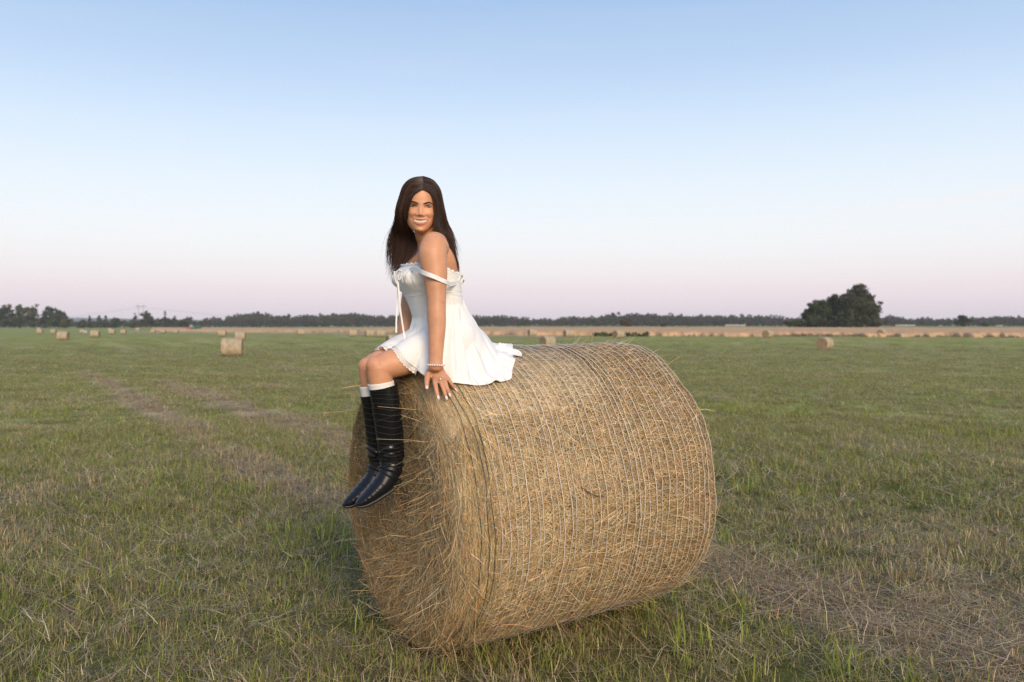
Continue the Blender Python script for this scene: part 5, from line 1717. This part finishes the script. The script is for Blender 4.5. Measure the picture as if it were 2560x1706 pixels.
# ---- socks and boots
M_sock = mat('sock', color=(.80, .76, .68), rough=.95, bump=(500., .3, .001))
M_boot = mat('black_leather', color=(.007, .007, .008), rough=.22, spec=.32)
t_ = M_boot.node_tree; p_ = t_.nodes['Principled BSDF']
uvn = N(t_, 'ShaderNodeAttribute', attribute_name='bootuv')
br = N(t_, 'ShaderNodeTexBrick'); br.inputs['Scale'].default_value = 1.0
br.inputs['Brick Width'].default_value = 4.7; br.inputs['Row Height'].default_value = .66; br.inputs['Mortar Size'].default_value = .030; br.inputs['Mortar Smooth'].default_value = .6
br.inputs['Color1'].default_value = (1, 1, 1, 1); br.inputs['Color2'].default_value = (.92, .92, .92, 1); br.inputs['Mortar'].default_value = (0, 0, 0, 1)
brm = N(t_, 'ShaderNodeMix', data_type='RGBA'); brm.inputs['A'].default_value = (.007, .007, .008, 1); brm.inputs['B'].default_value = (.058, .053, .047, 1)  # paler lines paint the leather's specular edge glints into the base colour
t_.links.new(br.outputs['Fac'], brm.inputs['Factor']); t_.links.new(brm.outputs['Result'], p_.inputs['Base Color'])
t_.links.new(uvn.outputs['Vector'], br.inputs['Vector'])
bmp = N(t_, 'ShaderNodeBump'); bmp.inputs['Strength'].default_value = .7; bmp.inputs['Distance'].default_value = .0022
t_.links.new(br.outputs['Color'], bmp.inputs['Height']); t_.links.new(bmp.outputs[0], p_.inputs['Normal'])
M_vamp = mat('smooth_leather', color=(.009, .009, .011), rough=.36, spec=.30, bump=(55., .25, .003))
M_sole = mat('boot_sole', color=(.02, .018, .016), rough=.6)
M_stitch = mat('welt_stitch', color=(.45, .42, .38), rough=.8)
def boot(dx, l, kink, ty):
    an = np.linspace(0, 2 * math.pi, 44, endpoint=False)
    sh = [(957 + ty * .1, 967 + ty, .0555, .053), (960 + ty * .1, 980 + ty, .056, .0535), (965, 1010, .0565, .054), (970, 1045, .056, .053), (974, 1085, .055, .052), (976, 1115, .052, .050), (978, 1140, .0475, .046), (979, 1160, .044, .042), (978, 1178, .043, .040)]
    rings = []; uvs = []
    steps = 70
    Pc = catmull([W(a + dx(b), b, l) for a, b, _, _ in sh], steps)
    ra = np.interp(np.linspace(0, len(sh) - 1, steps), range(len(sh)), [s[2] for s in sh]); rb = np.interp(np.linspace(0, len(sh) - 1, steps), range(len(sh)), [s[3] for s in sh])
    for k in range(steps):
        w = k / (steps - 1)
        dz = -.022 * (1 - np.cos(an)) * .5 * (1 - w) ** 6 * 0 + .012 * -np.cos(an) * (1 - w) ** 8
        wr = np.zeros_like(an)
        # slouch creases above the ankle
        for cz, sl, am in ((.66, .10, .0022), (.77, -.13, .0052), (.85, .11, .0040), (.94, -.05, .0046)):
            wr += am * np.exp(-((w - cz - sl * np.sin(an + kink)) / .022) ** 2) - am * .8 * np.exp(-((w - cz - .035 - sl * np.sin(an + kink)) / .018) ** 2)
        wr += .0012 * np.sin(an * 3 + w * 9)
        ring = Pc[k] + np.outer(np.cos(an) * (ra[k] + wr), aF) + np.outer(np.sin(an) * (rb[k] + wr), aL)
        ring[:, 2] += dz
        rings.append(ring); uvs.append(np.stack([an / 6.283 * 5 + .15 * np.sin(w * 20), np.full_like(an, w * 22 * .62) + .14 * np.sin(an * 2 + k * .05), 0 * an], 1))
    inner = [Pc[0] + (rings[0] - Pc[0]) * .94, Pc[6] + (rings[6] - Pc[6]) * .90]
    v, f = loft(inner[::-1] + rings, cap=False)
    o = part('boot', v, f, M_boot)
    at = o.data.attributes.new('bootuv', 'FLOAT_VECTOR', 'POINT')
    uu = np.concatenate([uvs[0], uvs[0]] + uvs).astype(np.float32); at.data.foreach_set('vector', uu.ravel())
    # foot: from the ankle down along the instep to a slim toe
    ft = [(979, 1152, .045, .041, 0), (977, 1172, .046, .042, .15), (970, 1190, .043, .041, .5), (958, 1206, .036, .041, .85), (940, 1222, .029, .043, 1), (921, 1239, .0225, .040, 1), (906, 1252, .017, .030, 1), (896, 1260, .012, .019, 1), (890, 1265, .005, .008, 1)]
    steps = 46
    Pf = catmull([W(a + dx(b), b, l) for a, b, *_ in ft], steps)
    q = np.linspace(0, len(ft) - 1, steps); hh, ww = (np.interp(q, range(len(ft)), [s[j] for s in ft]) for j in (2, 3)); flatb = np.interp(q, range(len(ft)), [s[4] for s in ft])
    T = np.gradient(Pf, axis=0); T /= np.linalg.norm(T, axis=1, keepdims=True)
    # tilt the sections gradually from level to across the foot
    rings = []; bot = []
    for k in range(steps):
        t = T[k]; nrm = np.cross(aL, t); nrm /= np.linalg.norm(nrm)
        if nrm @ aF < 0: nrm = -nrm          # upper side of the foot
        ca, sa = np.cos(an), np.sin(an)
        hgt = np.where(ca > 0, ca, np.sign(ca) * np.abs(ca) ** (1 - .45 * flatb[k]))
        cr = .0018 * math.sin(k * 1.9 + kink) * np.exp(-((k - 26) / 9.) ** 2) * (ca > 0) + .0022 * math.sin(k * 1.3) * np.exp(-((k - 8) / 6.) ** 2)
        rings.append(Pf[k] + np.outer(hgt * (hh[k] + cr), nrm) + np.outer(sa * (ww[k] + cr), aL))
        bot.append((Pf[k] - nrm * hh[k], nrm, ww[k]))
    v, f = loft(rings)
    part('vamp', v, f, M_vamp, o)
    # sole with welt
    k0 = 15
    rs = []; wl_ = []
    for c, nrm, w in bot[k0:]:
        w2 = w * .93 + .004
        rs.append([c + aL * w2 + nrm * .003, c + nrm * .001, c - aL * w2 + nrm * .003, c - aL * w2 - nrm * .006, c - nrm * .0075, c + aL * w2 - nrm * .006])
        wl_.append(c + aL * (w2 + .0012) + nrm * .0032)
    v, f = loft(rs); so = part('sole', v, f, M_sole, o)
    for j in range(0, len(wl_) - 1):
        mb = MB().tube([Vector(wl_[j]), Vector(wl_[j] * .45 + wl_[j + 1] * .55)], .0008, 4)
        if j == 0: stv, stf = [], []
        b0 = len(stv); stv += mb.v; stf += [tuple(i + b0 for i in q2) for q2 in mb.f]
    part('welt_stitching', stv, stf, M_stitch, o)
    # heel block
    c, nrm, w = bot[13]; t = T[13]
    hb = []
    for d, s in ((.0, .75), (.010, .72), (.020, .66)):
        cc = c - nrm * (d - .006) - t * .012
        hb.append([cc + aL * (.030 * s * math.cos(a2)) + t * (.026 * s * math.sin(a2)) for a2 in np.linspace(0, 2 * math.pi, 20, endpoint=False)])
    v, f = loft(hb); part('heel', v, f, M_sole, o)
    return o
def sock(dx, l, y0, y1):
    P = [W(951.5 + dx(955), y0, l), W(955 + dx(965), (y0 + y1) / 2, l), W(959.5 + dx(975), y1, l)]
    rings = []; an = np.linspace(0, 2 * math.pi, 40, endpoint=False)
    for k, w in enumerate(np.linspace(0, 1, 14)):
        c = np.array(P[0]) * (1 - w) ** 2 + 2 * np.array(P[1]) * w * (1 - w) + np.array(P[2]) * w ** 2
        r = .0497 + (.0010 if k < 3 else 0) + .0006 * np.sin(an * 20)
        ring = c + np.outer(np.cos(an) * r, aF) + np.outer(np.sin(an) * r, aL); ring[:, 2] += -.008 * np.cos(an)
        rings.append(ring)
    v, f = shell(rings, .0025)
    return part('sock', v, f, M_sock)
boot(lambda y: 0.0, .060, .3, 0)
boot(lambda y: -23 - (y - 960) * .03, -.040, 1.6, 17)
sock(lambda y: 0.0, .060, 956, 986)
sock(lambda y: -21, -.040, 962, 1006)
